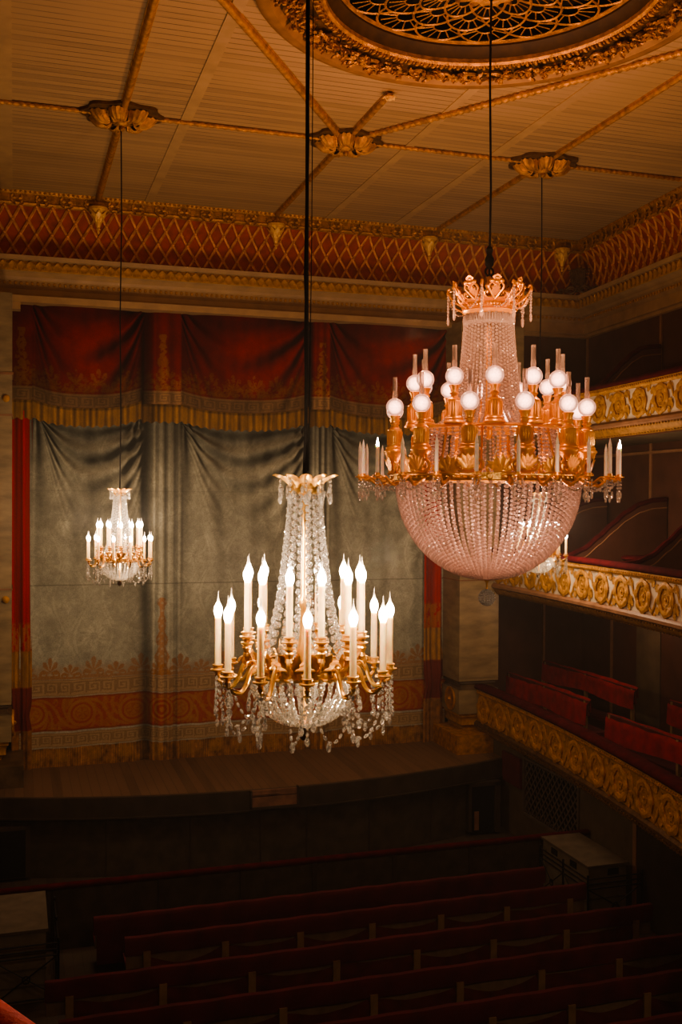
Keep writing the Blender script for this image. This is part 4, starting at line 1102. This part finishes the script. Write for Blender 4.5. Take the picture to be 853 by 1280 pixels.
def small_chandelier(loc, label, cable_top, thick, spin):
    t = thing('chandelier', label, 'chandelier', loc, 0, 'matching candle chandeliers with crystal bowls'); t.scale = (.938,) * 3; G = M['gold']; K = M['crystal']
    d0 = spin
    # crown of leaves
    b = MB(); b.lathe([(.085, 1.06), (.10, 1.07), (.10, 1.09), (.085, 1.10), (.085, 1.13), (.10, 1.14), (.10, 1.15), (.08, 1.155), (.02, 1.16)], 24)
    for k in range(12): b.leaf(.055, .055, Rz(k * PI / 6) @ Tr(0, .092, 1.085) @ Rx(PI / 2 - .1), curl=.1, cup=.3, lobes=1, nu=4, nv=2)
    b.build('crown', G, t)
    lf = MB(); lf.leaf(.125, .095, Tr(0, .088, 1.10) @ Rx(1.05), curl=-.50, cup=.5, lobes=1, nu=8, nv=4); arch(10, lf.mesh('crown_leaf', G), 'crown_leaf', t, d0)
    dr = MB()
    chain(dr, [(0, .17, 1.145), (0, .172, 1.06), ], .026, .009, 1.3); dr.v = [(x, y - .012, z + .02) for x, y, z in dr.v]; dr.blob((0, .16, 1.03), (.019, .013, .034), n=6, m=5); dr.blob((.022, .155, 1.09), (.013, .010, .024)); dr.blob((-.020, .155, 1.06), (.013, .010, .024))
    arch(10, fac(dr, 'crown_drop', K), 'crown_drop', t, d0)
    # stem
    b = MB(); b.lathe([(.018, 1.07), (.022, .95), (.028, .9), (.018, .86), (.022, .62), (.026, .45), (.040, .42), (.040, .39), (.024, .36), (.03, .2), (.045, .12), (.045, .08), (.024, .04), (.02, -.34)], 16); b.build('stem', G, t)
    # cable
    b = MB(); H = cable_top / .938
    if thick:
        b.tube([(0, 0, 1.15), (.004, .0, 2.), (-.003, 0, 4.), (.003, 0, H)], [.011, .011, .011, .011], 8)
        b.tube([(.012, 0, 1.2), (-.008, .0, 2.), (.008, 0, 3.2), (-.006, 0, 4.5), (.006, 0, H)], .006, 6); b.tube([(.02, 0, 1.2), (.032, 0, 2.6), (.036, 0, H)], .003, 5)
        b.tube([(-.01, .01, 1.15), (.009, .0, 1.8), (-.008, .01, 2.4), (.008, 0, 3.6), (-.006, 0, H)], .006, 6)
    else:
        b.tube([(0, 0, 1.15), (.012, 0, 2.4), (-.006, 0, 4.), (.014, 0, 5.6), (0, 0, H)], [.012, .012, .011, .011, .012], 6)
    b.build('cable', M['cord'], t)
    # tent of strands
    prof = [(.095, 0, 1.06), (.105, 0, .90), (.128, 0, .70), (.150, 0, .52), (.178, 0, .36), (.215, 0, .20), (.27, 0, .06)]
    s = MB(); chain(s, curve(prof), lambda u: .044 + .012 * u, lambda i: .0150 + .0001 * i, 1.45); arch(8, fac(s, 'tent_strand', K), 'tent_strand', t, d0 + .1)
    s = MB(); pp = curve(prof); pp[0] = Vector(pp[0]) + Vector((0, 0, -.022)); chain(s, pp, lambda u: .044 + .012 * u, lambda i: .0150 + .0001 * i, 1.45); arch(8, fac(s, 'tent_strand', K), 'tent_strand', t, d0 + .1 + PI / 8)
    # main hoop
    b = MB(); b.ring(.30, .012, 64, 8, .03, rz=.012); b.ring(.305, .010, 64, 8, -.03); b.lathe([(.290, .03), (.296, .0), (.290, -.03)], 64); b.lathe([(.245, .045), (.30, .04), (.30, .03), (.245, .035)], 64)
    for k in range(36): b.leaf(.05, .045, Rz(2 * PI * k / 36) @ Tr(0, .30, -.022) @ Rx(PI / 2), curl=.1, lobes=1, nu=3, nv=2)
    for k in range(6): b.bar((.03 * math.cos(k * PI / 3), .03 * math.sin(k * PI / 3), .035), (.28 * math.cos(k * PI / 3), .28 * math.sin(k * PI / 3), .035), .014, .012)
    b.build('hoop', G, t)
    # candles: cup + tube + bulb
    def cup(b, R, z):
        T = Tr(0, R, z)
        b.lathe([(.012, -.055), (.020, -.035), (.012, -.025), (.024, -.012), (.045, -.004), (.047, .003), (.030, .006), (.028, .020), (.034, .024), (.034, .030), (.024, .033), (.001, .033)], 14, T)
    bulbp = [(.0155, 0), (.0175, .006), (.024, .022), (.0275, .042), (.0255, .062), (.0165, .082), (.0085, .102), (.0048, .122), (.0028, .148), (.0006, .160)]
    def candle(R, z, L, nm, cupm):
        c = MB(); c.lathe([(.020, 0), (.020, L * .5), (.0195, L), (.012, L + .003), (.001, L + .003)], 12, Tr(0, R, z + .03)); cm = c.mesh('candle', M['candle'])
        q = MB(); q.lathe(bulbp, 10, Tr(0, R, z + .03 + L)); qm = q.mesh('bulb', [M['bulb'], M['crystalball']])
        for p in qm.polygons: p.material_index = 1 if p.center.z - (z + .03 + L) > .092 else 0
        return cm, qm
    # lower tier: S arms
    a = MB(); P = [(0, .295, -.01), (0, .335, .035), (0, .37, .02), (0, .40, -.06), (0, .435, -.105), (0, .485, -.10), (0, .525, -.06)]
    a.tube(curve(P), [.013] * 31 + [.011] * 6, 8); a.tube([(0, .37 + .028 * math.cos(s), .045 + .028 * math.sin(s)) for s in [i * .5 for i in range(10)]], .007, 6)
    a.leaf(.10, .05, Tr(0, .44, -.10) @ Rx(.15), curl=.25, lobes=2, nu=5, nv=2); a.leaf(.09, .05, Tr(0, .32, .03) @ Rx(-.5), curl=-.3, lobes=2, nu=5, nv=2)
    cup(a, .523, -.005); am = a.mesh('lower_arm', G)
    cm, qm = candle(.523, -.005, .285, 0, 0)
    arch(12, am, 'lower_arm', t, d0); arch(12, cm, 'candle', t, d0, [('bulb', qm)])
    # upper tier: short upright brackets
    a = MB(); P = [(0, .30, .02), (0, .33, .03), (0, .375, .06), (0, .365, .10), (0, .345, .14), (0, .355, .17)]
    a.tube(curve(P), .013, 8); a.lathe([(.012, .06), (.026, .09), (.018, .11), (.03, .14), (.022, .155), (.040, .165), (.040, .172), (.02, .175), (.02, .18)], 12, Tr(0, .355, 0)); cup(a, .355, .205)
    for sg in (-1, 1): a.leaf(.12, .055, Tr(sg * .012, .325, .04) @ Ry(sg * .5) @ Rx(PI / 2 - .15), curl=-.25, lobes=3, nu=6, nv=2)
    am = a.mesh('upper_arm', G); cm, qm = candle(.355, .205, .295, 0, 0)
    d1 = d0 + math.radians(14)
    arch(12, am, 'upper_arm', t, d1); arch(12, cm, 'candle', t, d1, [('bulb', qm)])
    # crystal bowl, two staggered layers
    prof = [(.315, 0, -.035), (.318, 0, -.09), (.300, 0, -.16), (.262, 0, -.225), (.205, 0, -.28), (.14, 0, -.32), (.06, 0, -.345)]
    s = MB(); chain(s, curve(prof), .036, lambda i: .0175 - .0004 * i, 1.3); arch(34, fac(s, 'bowl_strand', K), 'bowl_strand', t, d0)
    s = MB(); s.lathe([(.001, -.30), (.03, -.32), (.06, -.335), (.05, -.35), (.02, -.36), (.028, -.375), (.036, -.395), (.030, -.42), (.014, -.438), (.001, -.442)], 16); s.build('finial', M['bronze'], t)
    # drop chains under the lower cups
    s = MB(); rnd = random.Random(4)
    for x, y, z0, z1 in ((0, .523, -.06, -.30), (.03, .535, -.05, -.24), (-.03, .53, -.05, -.22)):
        chain(s, [(x, y, z0), (x * 1.15, y + .004, z1)], .038, .0095, 1.6); s.blob((x * 1.15, y + .004, z1 - .028), (.0175, .012, .028), n=6, m=5)
    arch(12, fac(s, 'drop_chain', K), 'drop_chain', t, d0)
    # garlands from cup to bowl
    s = MB(); P = [(0, .515, -.10), (.03, .50, -.25), (.06, .455, -.345), (.08, .40, -.365), (.09, .33, -.30), (.085, .28, -.20)]
    chain(s, curve(P), .046, .0105, 1.8); s.blob((.08, .40, -.395), (.019, .013, .029), n=6, m=5); arch(12, fac(s, 'garland', K), 'garland', t, d0)
    s = MB(); P = [(0, .31, -.04), (.005, .33, -.10), (0, .345, -.17)]
    chain(s, P, .045, .011, 1.5); s.blob((0, .348, -.215), (.021, .014, .033), n=6, m=5); arch(12, fac(s, 'hoop_drop', K), 'hoop_drop', t, d0 + PI / 12)
    return t
YAW = .305
# angles are measured round the vertical; the object-space +Y arm is turned towards the viewer side
front = PI - YAW
ch = small_chandelier((1.581, YN, 5.93), 'largest looking candle chandelier, hanging nearest on thick black cables, middle of photo', CEIL - 5.93 - .02, True, front + math.radians(4))
c2 = small_chandelier((1.565, YM, 5.93), 'small looking candle chandelier far left before the olive curtain', CEIL - 5.93 - .22, False, PI - .095 - math.radians(10.5))
c3 = copy_tree(c2); c3.location = (8.86, YM, 5.93)
c3['label'] = 'small candle chandelier half hidden behind the big crystal bowl at right'

bulb_profile = [(.0155, 0), (.0175, .006), (.024, .022), (.0275, .042), (.0255, .062), (.0165, .082), (.0085, .102), (.001, .122)]
def large_chandelier():
    t = thing('grand_chandelier', 'largest crystal chandelier with round glass oil lamps and deep bead bowl', 'chandelier', (5.29, 11.085, 7.16)); G = M['lampgold']; K = M['crystalpink']
    d0 = PI - YAW - .12
    # crown
    b = MB(); b.lathe([(.27, 1.88), (.30, 1.90), (.315, 1.93), (.29, 1.95), (.28, 2.02), (.31, 2.04), (.31, 2.06), (.27, 2.07)], 48)
    for k in range(48): b.blob((0, 0, 0), (.018, .018, .018), Rz(2 * PI * k / 48) @ Tr(0, .305, 1.985), n=5, m=4)
    for k in range(4): b.bar((.28 * math.cos(k * PI / 2), .28 * math.sin(k * PI / 2), 2.05), (0, 0, 2.05), .02, .02)
    b.lathe([(.03, 1.9), (.035, 2.2), (.05, 2.24), (.03, 2.28), (.03, 2.34), (.001, 2.36)], 12); b.build('crown', G, t)
    f = MB()
    for sg in (-1, 1):
        f.tube(curve([(0, .29, 2.03), (sg * .05, .33, 2.12), (sg * .085, .37, 2.20), (sg * .06, .40, 2.26), (sg * .02, .395, 2.23), (sg * .035, .385, 2.19)]), .014, 6)
        f.tube(curve([(sg * .0, .29, 2.05), (sg * .10, .31, 2.06), (sg * .13, .33, 2.12), (sg * .10, .335, 2.15), (sg * .085, .33, 2.11)]), .012, 6)
    f.leaf(.24, .10, Tr(0, .30, 2.08) @ Rx(PI / 2 - .45), curl=-.15, lobes=3, nu=8, nv=3)
    for x, z in ((0, 2.34), (.055, 2.29), (-.055, 2.29), (0, 2.28)): f.blob((x, .405, z), (.034, .024, .034), n=7, m=5)
    f.leaf(.10, .10, Tr(0, .41, 2.30) @ Rx(PI / 2 - .2), curl=-.1, lobes=2, nu=5, nv=3)
    f.v = [(x, y, 2.03 + (z - 2.03) * .72) for x, y, z in f.v]
    arch(8, f.mesh('fleuron', G), 'fleuron', t, d0 + .2)
    f = MB()
    f.tube(curve([(0, .30, 2.0), (0, .40, 2.06), (0, .47, 2.14), (0, .49, 2.20), (0, .47, 2.22), (0, .455, 2.19)]), .013, 6); f.tube(curve([(0, .32, 1.95), (0, .40, 1.99), (0, .44, 2.06), (0, .41, 2.09), (0, .395, 2.06)]), .011, 6)
    f.blob((0, .49, 2.17), (.02, .02, .03)); arch(8, f.mesh('crown_scroll', G), 'crown_scroll', t, d0 + .2 + PI / 8)
    s = MB(); chain(s, [(0, .485, 2.16), (0, .485, 1.92)], .034, .016, 1.2); s.blob((0, .485, 1.85), (.026, .016, .06), n=6, m=5)
    P = [(0, .48, 2.13), (.06, .45, 2.0), (.13, .40, 1.93), (.17, .33, 1.94)]
    chain(s, curve(P), .03, .011, 1.1); arch(8, fac(s, 'crown_drop', K), 'crown_drop', t, d0 + .2 + PI / 8)
    # cable and hook
    b = MB(); b.tube([(0, 0, 2.34), (.012, 0, 3.4), (-.01, 0, 4.6), (0, 0, CEIL - 7.16 + .1)], .013, 7); b.ring(.05, .014, 20, 6, 0, T=Tr(0, 0, 2.40) @ Rx(PI / 2))
    b.lathe([(.02, 2.44), (.05, 2.48), (.055, 2.55), (.03, 2.60), (.045, 2.66), (.02, 2.70)], 10); b.build('cable', M['cord'], t)
    # tent
    prof = [(.275, 0, 1.89), (.283, 0, 1.72), (.30, 0, 1.5), (.325, 0, 1.25), (.355, 0, 1.0), (.41, 0, .80), (.52, 0, .66), (.66, 0, .585), (.76, 0, .56)]
    for ph in (0, 1):
        s = MB(); pp = curve(prof); pp[0] = Vector(pp[0]) + Vector((0, 0, -.021 * ph)); chain(s, pp, .043, lambda i: .0215, 1.0); arch(22, fac(s, 'tent_strand', K), 'tent_strand', t, ph * PI / 22)
    b = MB(); b.lathe([(.285, 1.76), (.30, 1.78), (.30, 1.80), (.285, 1.82)], 44)
    for k in range(60): b.blob((0, 0, 0), (.015, .015, .06), Rz(2 * PI * k / 60) @ Tr(0, .292, 1.83), n=5, m=4)
    b.build('tent_collar', K, t)
    # upper lamp hoop
    b = MB(); b.lathe([(.74, .545), (.90, .545), (.905, .555), (.905, .575), (.89, .58), (.74, .58), (.74, .545)], 96); b.ring(.905, .012, 96, 6, .56)
    for k in range(12):
        a = 2 * PI * k / 12; b.bar((.05 * math.cos(a), .05 * math.sin(a), .562), (.76 * math.cos(a), .76 * math.sin(a), .562), .02, .016)
        b.tube([(.80 * math.cos(a), .80 * math.sin(a), .55), (.86 * math.cos(a), .86 * math.sin(a), .3), (.95 * math.cos(a), .95 * math.sin(a), .02)], .012, 6)
    b.build('upper_hoop', G, t)
    s = MB(); chain(s, [(.775, 0, .53), (.80, 0, .3), (.84, 0, .03)], .044, .020, 1.0); arch(52, fac(s, 'skirt_strand', K), 'skirt_strand', t)
    # stem inside
    b = MB(); b.lathe([(.03, 2.0), (.04, 1.5), (.035, .8), (.07, .7), (.05, .5), (.03, .45), (.001, .44)], 12); b.build('stem', G, t)
    # lamps
    def lamp(R, z):
        T = Tr(0, R, z)
        b = MB(); b.lathe([(.001, .0), (.118, .0), (.122, .012), (.112, .026), (.098, .040), (.104, .052), (.090, .066), (.082, .085), (.084, .17), (.086, .235), (.078, .248), (.082, .258), (.060, .275), (.040, .295), (.040, .315), (.054, .322), (.054, .336), (.042, .345), (.050, .385), (.062, .405), (.066, .418), (.060, .422)], 20, T)
        for k in range(20): b.tube([T @ Vector((.0845 * math.cos(2 * PI * k / 20), .0845 * math.sin(2 * PI * k / 20), zz)) for zz in (.09, .235)], .006, 4)
        bm = b.mesh('oil_lamp', G, ang=35)
        g = MB(); pr = [(.102 * math.cos(q), .52 + .102 * math.sin(q)) for q in [-1.15 + i * (2.45 / 13) for i in range(14)]]; g.lathe(pr, 22, T); gm = g.mesh('globe', M['globe'], ang=0)
        c = MB(); c.lathe([(.028, .60), (.030, .66), (.026, .70), (.026, .86), (.0225, .86), (.0225, .70)], 12, T); cmm = c.mesh('chimney', M['glass'])
        return bm, [('globe', gm), ('chimney', cmm)]
    bm, sub = lamp(.86, .578); arch(12, bm, 'oil_lamp', t, PI - YAW - math.radians(3.5), sub)
    bm, sub = lamp(1.13, .275); arch(12, bm, 'oil_lamp', t, PI - YAW - math.radians(-12), sub)
    # lower gallery
    b = MB(); b.lathe([(1.03, -.05), (1.10, -.055), (1.13, -.03), (1.12, -.01), (1.15, .005), (1.15, .02), (1.03, .02), (1.03, -.05)], 128)
    for k in range(90): b.blob((0, 0, 0), (.02, .012, .016), Rz(2 * PI * k / 90) @ Tr(0, 1.135, -.012), n=5, m=3)
    for k in range(8):
        a = 2 * PI * k / 8; b.bar((.05 * math.cos(a), .05 * math.sin(a), -.02), (1.05 * math.cos(a), 1.05 * math.sin(a), -.02), .03, .02)
    b.build('gallery_hoop', M['gold'], t)
    pl_ = MB(); pl_.leaf(.04, .04, Tr(0, 0, 0)); pl_ = MB(); pl_.box(-.12, .12, 1.135, 1.16, -.045, .03); pl_.ring(.03, .008, 16, 5, 0, T=Tr(0, 1.162, -.01) @ Rx(PI / 2)); arch(6, pl_.mesh('gallery_plate', M['gold']), 'gallery_plate', t, d0)
    # cast ornaments carrying the lower lamps
    o = MB()
    o.lathe([(.05, .02), (.09, .03), (.05, .06), (.035, .12), (.06, .2), (.10, .25), (.11, .275), (.02, .276)], 14, Tr(0, 1.13, 0))
    for sg in (-1, 1):
        o.tube(curve([(sg * .02, 1.14, .04), (sg * .12, 1.15, .06), (sg * .15, 1.155, .13), (sg * .09, 1.16, .17), (sg * .07, 1.16, .11), (sg * .11, 1.16, .09)]), .018, 6)
        o.tube(curve([(sg * .02, 1.14, .22), (sg * .09, 1.15, .23), (sg * .10, 1.155, .17)]), .014, 6)
    for q in (-.7, -.35, 0, .35, .7): o.leaf(.20, .075, Tr(0, 1.18, .06) @ Ry(q) @ Rx(PI / 2 - .1), curl=-.1, lobes=3, nu=6, nv=2)
    arch(12, o.mesh('cast_ornament', G), 'cast_ornament', t, PI - YAW - math.radians(-12))
    o = MB()
    for q in (-.9, -.45, 0, .45, .9): o.leaf(.23, .085, Tr(0, 1.12, .02) @ Ry(q) @ Rx(PI / 2 - .05), curl=-.1, lobes=3, nu=6, nv=2)
    for sg in (-1, 1): o.tube(curve([(0, 1.12, .03), (sg * .13, 1.13, .02), (sg * .17, 1.13, .08), (sg * .12, 1.13, .12), (sg * .10, 1.13, .07)]), .016, 6)
    arch(12, o.mesh('palmette_ornament', G), 'palmette_ornament', t, PI - YAW)
    # candle arms
    n = 22; e0 = PI - YAW + math.radians(4)
    a = MB(); a.tube(curve([(0, 1.12, -.02), (.02, 1.20, -.07), (.03, 1.27, -.10), (.015, 1.34, -.06), (0, 1.40, -.015), (0, 1.46, -.04), (0, 1.50, -.02)]), .017, 7)
    a.leaf(.12, .06, Tr(.02, 1.22, -.06) @ Rx(-.3), curl=-.2, lobes=2, nu=5, nv=2)
    a.lathe([(.012, -.05), (.022, -.03), (.014, -.018), (.045, -.008), (.055, -.004), (.055, .003), (.028, .006), (.026, .03), (.001, .03)], 14, Tr(0, 1.50, 0)); arch(n, a.mesh('candle_arm', M['lampgold']), 'candle_arm', t, e0)
    c = MB(); c.lathe([(.021, 0), (.0205, .30), (.012, .305)], 10, Tr(0, 1.50, .02)); cm = c.mesh('candle', M['candle2'])
    q = MB(); q.lathe([(.018, .325), (.019, .34), (.012, .37), (.005, .40), (.0006, .42)], 10, Tr(0, 1.5, 0)); qm = q.mesh('candle_tip', M['candle2']); 
    q = MB(); q.lathe([(.018, .325), (.019, .34), (.012, .37), (.005, .40), (.0006, .42)], 10, Tr(0, 1.5, 0)); ql = q.mesh('candle_tip', M['flame'])
    cs = arch(n, cm, 'candle', t, e0)
    lit = {k for k in range(n) if k in (4, n - 4)}
    for k, o in enumerate(cs): put('lit_tip' if k in lit else 'candle_tip', ql if k in lit else qm, o)
    s = MB()
    for x, y, z1 in ((0, 1.50, -.19), (.04, 1.49, -.14), (-.04, 1.51, -.15)):
        chain(s, [(x, y, -.05), (x, y, z1)], .036, .013, 1.25); s.blob((x, y, z1 - .055), (.020, .013, .045), n=6, m=5)
    P = [(0, 1.47, -.06), (.03, 1.38, -.15), (.02, 1.27, -.14), (0, 1.17, -.06)]
    chain(s, curve(P), .036, .014, 1.2); arch(n, fac(s, 'arm_drop', M['crystal']), 'arm_drop', t, e0)
    # bowl of beads
    prof = [(1.06 * math.sqrt(max(0, 1 - (q / 1.13) ** 2)) + .0, 0, -.06 - q) for q in [1.12 * math.sin(i / 24 * PI / 2) for i in range(25)]]
    for ph in (0, 1):
        s = MB(); rs = resample(prof, .027)
        for i, (p, d) in enumerate(rs[ph::2]):
            r = min(.0245, .006 + .050 * p.x + .003)
            s.blob((0, 0, 0), (r, r, r * .96), Tr(*p) @ align(d) @ Rz(i * .5), 7, 5)
        arch(38, fac(s, 'bowl_strand', K), 'bowl_strand', t, ph * PI / 38)
    b = MB(); b.lathe([(.001, -1.15), (.12, -1.16), (.16, -1.18), (.10, -1.20), (.03, -1.21), (.012, -1.24), (.012, -1.31)], 20); b.build('bowl_boss', M['lampgold'], t)
    # beaded ball
    b = MB()
    for k in range(16):
        for j in range(9):
            a = -1.35 + j * 2.7 / 8; r = .09
            b.blob((0, 0, 0), (.016, .016, .012), Rz(2 * PI * k / 16) @ Tr(r * math.cos(a), 0, -1.41 + r * math.sin(a)), n=5, m=4)
    b.build('crystal_ball', M['crystalball'], t)
    return t
large_chandelier()

# ------------------------------------------------------------------ lights
def point(x, y, z, W, col, r=.04):
    l = bpy.data.lights.new('point_light', 'POINT'); l.energy = W; l.color = col; l.shadow_soft_size = r
    o = bpy.data.objects.new('point_light', l); COL.objects.link(o); o.location = (x, y, z); return o
WARM = (1., .72, .47); ORNG = (1., .48, .25)
for k in range(6):                                   # the burning lamps of the large chandelier
    a = 2 * PI * k / 6 + .2; point(5.29 + 1.0 * math.cos(a), 11.085 + 1.0 * math.sin(a), 8.90, 24, ORNG, .06)
l = bpy.data.lights.new('ceiling_fill', 'SPOT'); l.energy = 270; l.color = (1., .50, .25); l.spot_size = math.radians(172); l.spot_blend = .5; l.shadow_soft_size = .25  # added unseen spot standing in for the large chandelier's upward light
o = bpy.data.objects.new('ceiling_fill', l); COL.objects.link(o); o.location = (5.5, 12.0, 9.7); o.rotation_euler = (PI, 0, 0)
for (cx, cy) in ((1.581, YN), (1.565, YM), (8.86, YM)):
    for k in range(4):
        a = 2 * PI * k / 4 + .4; point(cx + .66 * math.cos(a), cy + .66 * math.sin(a), 6.55, 36 if cy < 10 else (70 if cx < 5 else 48), WARM, .04)
point(8.88, YN, 6.4, 190, WARM, .3)                   # the fourth chandelier, outside the frame

for k in range(4):                                   # small bulbs inside the bead bowls
    a = 2 * PI * k / 4; point(5.29 + .45 * math.cos(a), 11.085 + .45 * math.sin(a), 6.70, 16, (1., .50, .32), .06)
for k in range(8):                                   # added unseen lights outside the candle ring, for bowl and drops
    a = 2 * PI * k / 8; point(5.29 + 1.72 * math.cos(a), 11.085 + 1.72 * math.sin(a), 7.22, 1.4, (1., .52, .32), .05)
point(3.2, .6, 7.6, 70, WARM, .3)                     # added fill from behind the viewpoint, for the near chandelier's front
for (cx, cy) in ((1.581, YN), (1.565, YM), (8.86, YM)): point(cx + .08, cy - .08, 5.80, 14, (1., .72, .45), .03)  # added unseen light brightening each small crystal bowl

w = bpy.data.worlds.new('World'); sc.world = w; w.use_nodes = True
vs = w.node_tree.nodes.new('ShaderNodeVolumeScatter'); vs.inputs['Density'].default_value = .0022; vs.inputs['Anisotropy'].default_value = .3; vs.inputs['Color'].default_value = (1, 1, 1, 1)
w.node_tree.links.new(vs.outputs[0], w.node_tree.nodes['World Output'].inputs['Volume'])
w.node_tree.nodes['Background'].inputs['Color'].default_value = (1., .55, .30, 1); w.node_tree.nodes['Background'].inputs['Strength'].default_value = .03

point(11.3, 18.2, 4.45, 18, (1., .62, .40), .15); point(11.3, 14.6, 4.45, 18, (1., .62, .40), .15)   # added fill brightening the lowest boxes, no fixture there

# ------------------------------------------------------------------ camera
cam = bpy.data.cameras.new('Camera'); co = bpy.data.objects.new('Camera', cam); COL.objects.link(co); sc.camera = co
f_px, yaw, pit, rol = 1296.6189, .305, .0129, .0062
F = Vector((math.sin(yaw) * math.cos(pit), math.cos(yaw) * math.cos(pit), -math.sin(pit))); R_ = Vector((math.cos(yaw), -math.sin(yaw), 0)); U_ = R_.cross(F)
c_, s_ = math.cos(rol), math.sin(rol)
r2 = R_ * c_ + U_ * s_; u2 = U_ * c_ - R_ * s_
mw = Matrix((r2, u2, -F)).transposed().to_4x4(); mw.translation = (0, 0, 6.9)
co.matrix_world = mw
cam.sensor_fit = 'HORIZONTAL'; cam.sensor_width = 36; cam.lens = f_px / 853 * 36; cam.clip_start = .05; cam.clip_end = 100

# ------------------------------------------------------------------ look
sc.view_settings.view_transform = 'AgX'
sc.view_settings.look = 'AgX - Medium High Contrast'
sc.view_settings.exposure = 0.35
sc.cycles.max_bounces = 7; sc.cycles.diffuse_bounces = 3; sc.cycles.glossy_bounces = 3; sc.cycles.transmission_bounces = 5; sc.cycles.transparent_max_bounces = 6
sc.cycles.volume_bounces = 0; sc.cycles.sample_clamp_indirect = 4; sc.cycles.caustics_reflective = False; sc.cycles.caustics_refractive = False
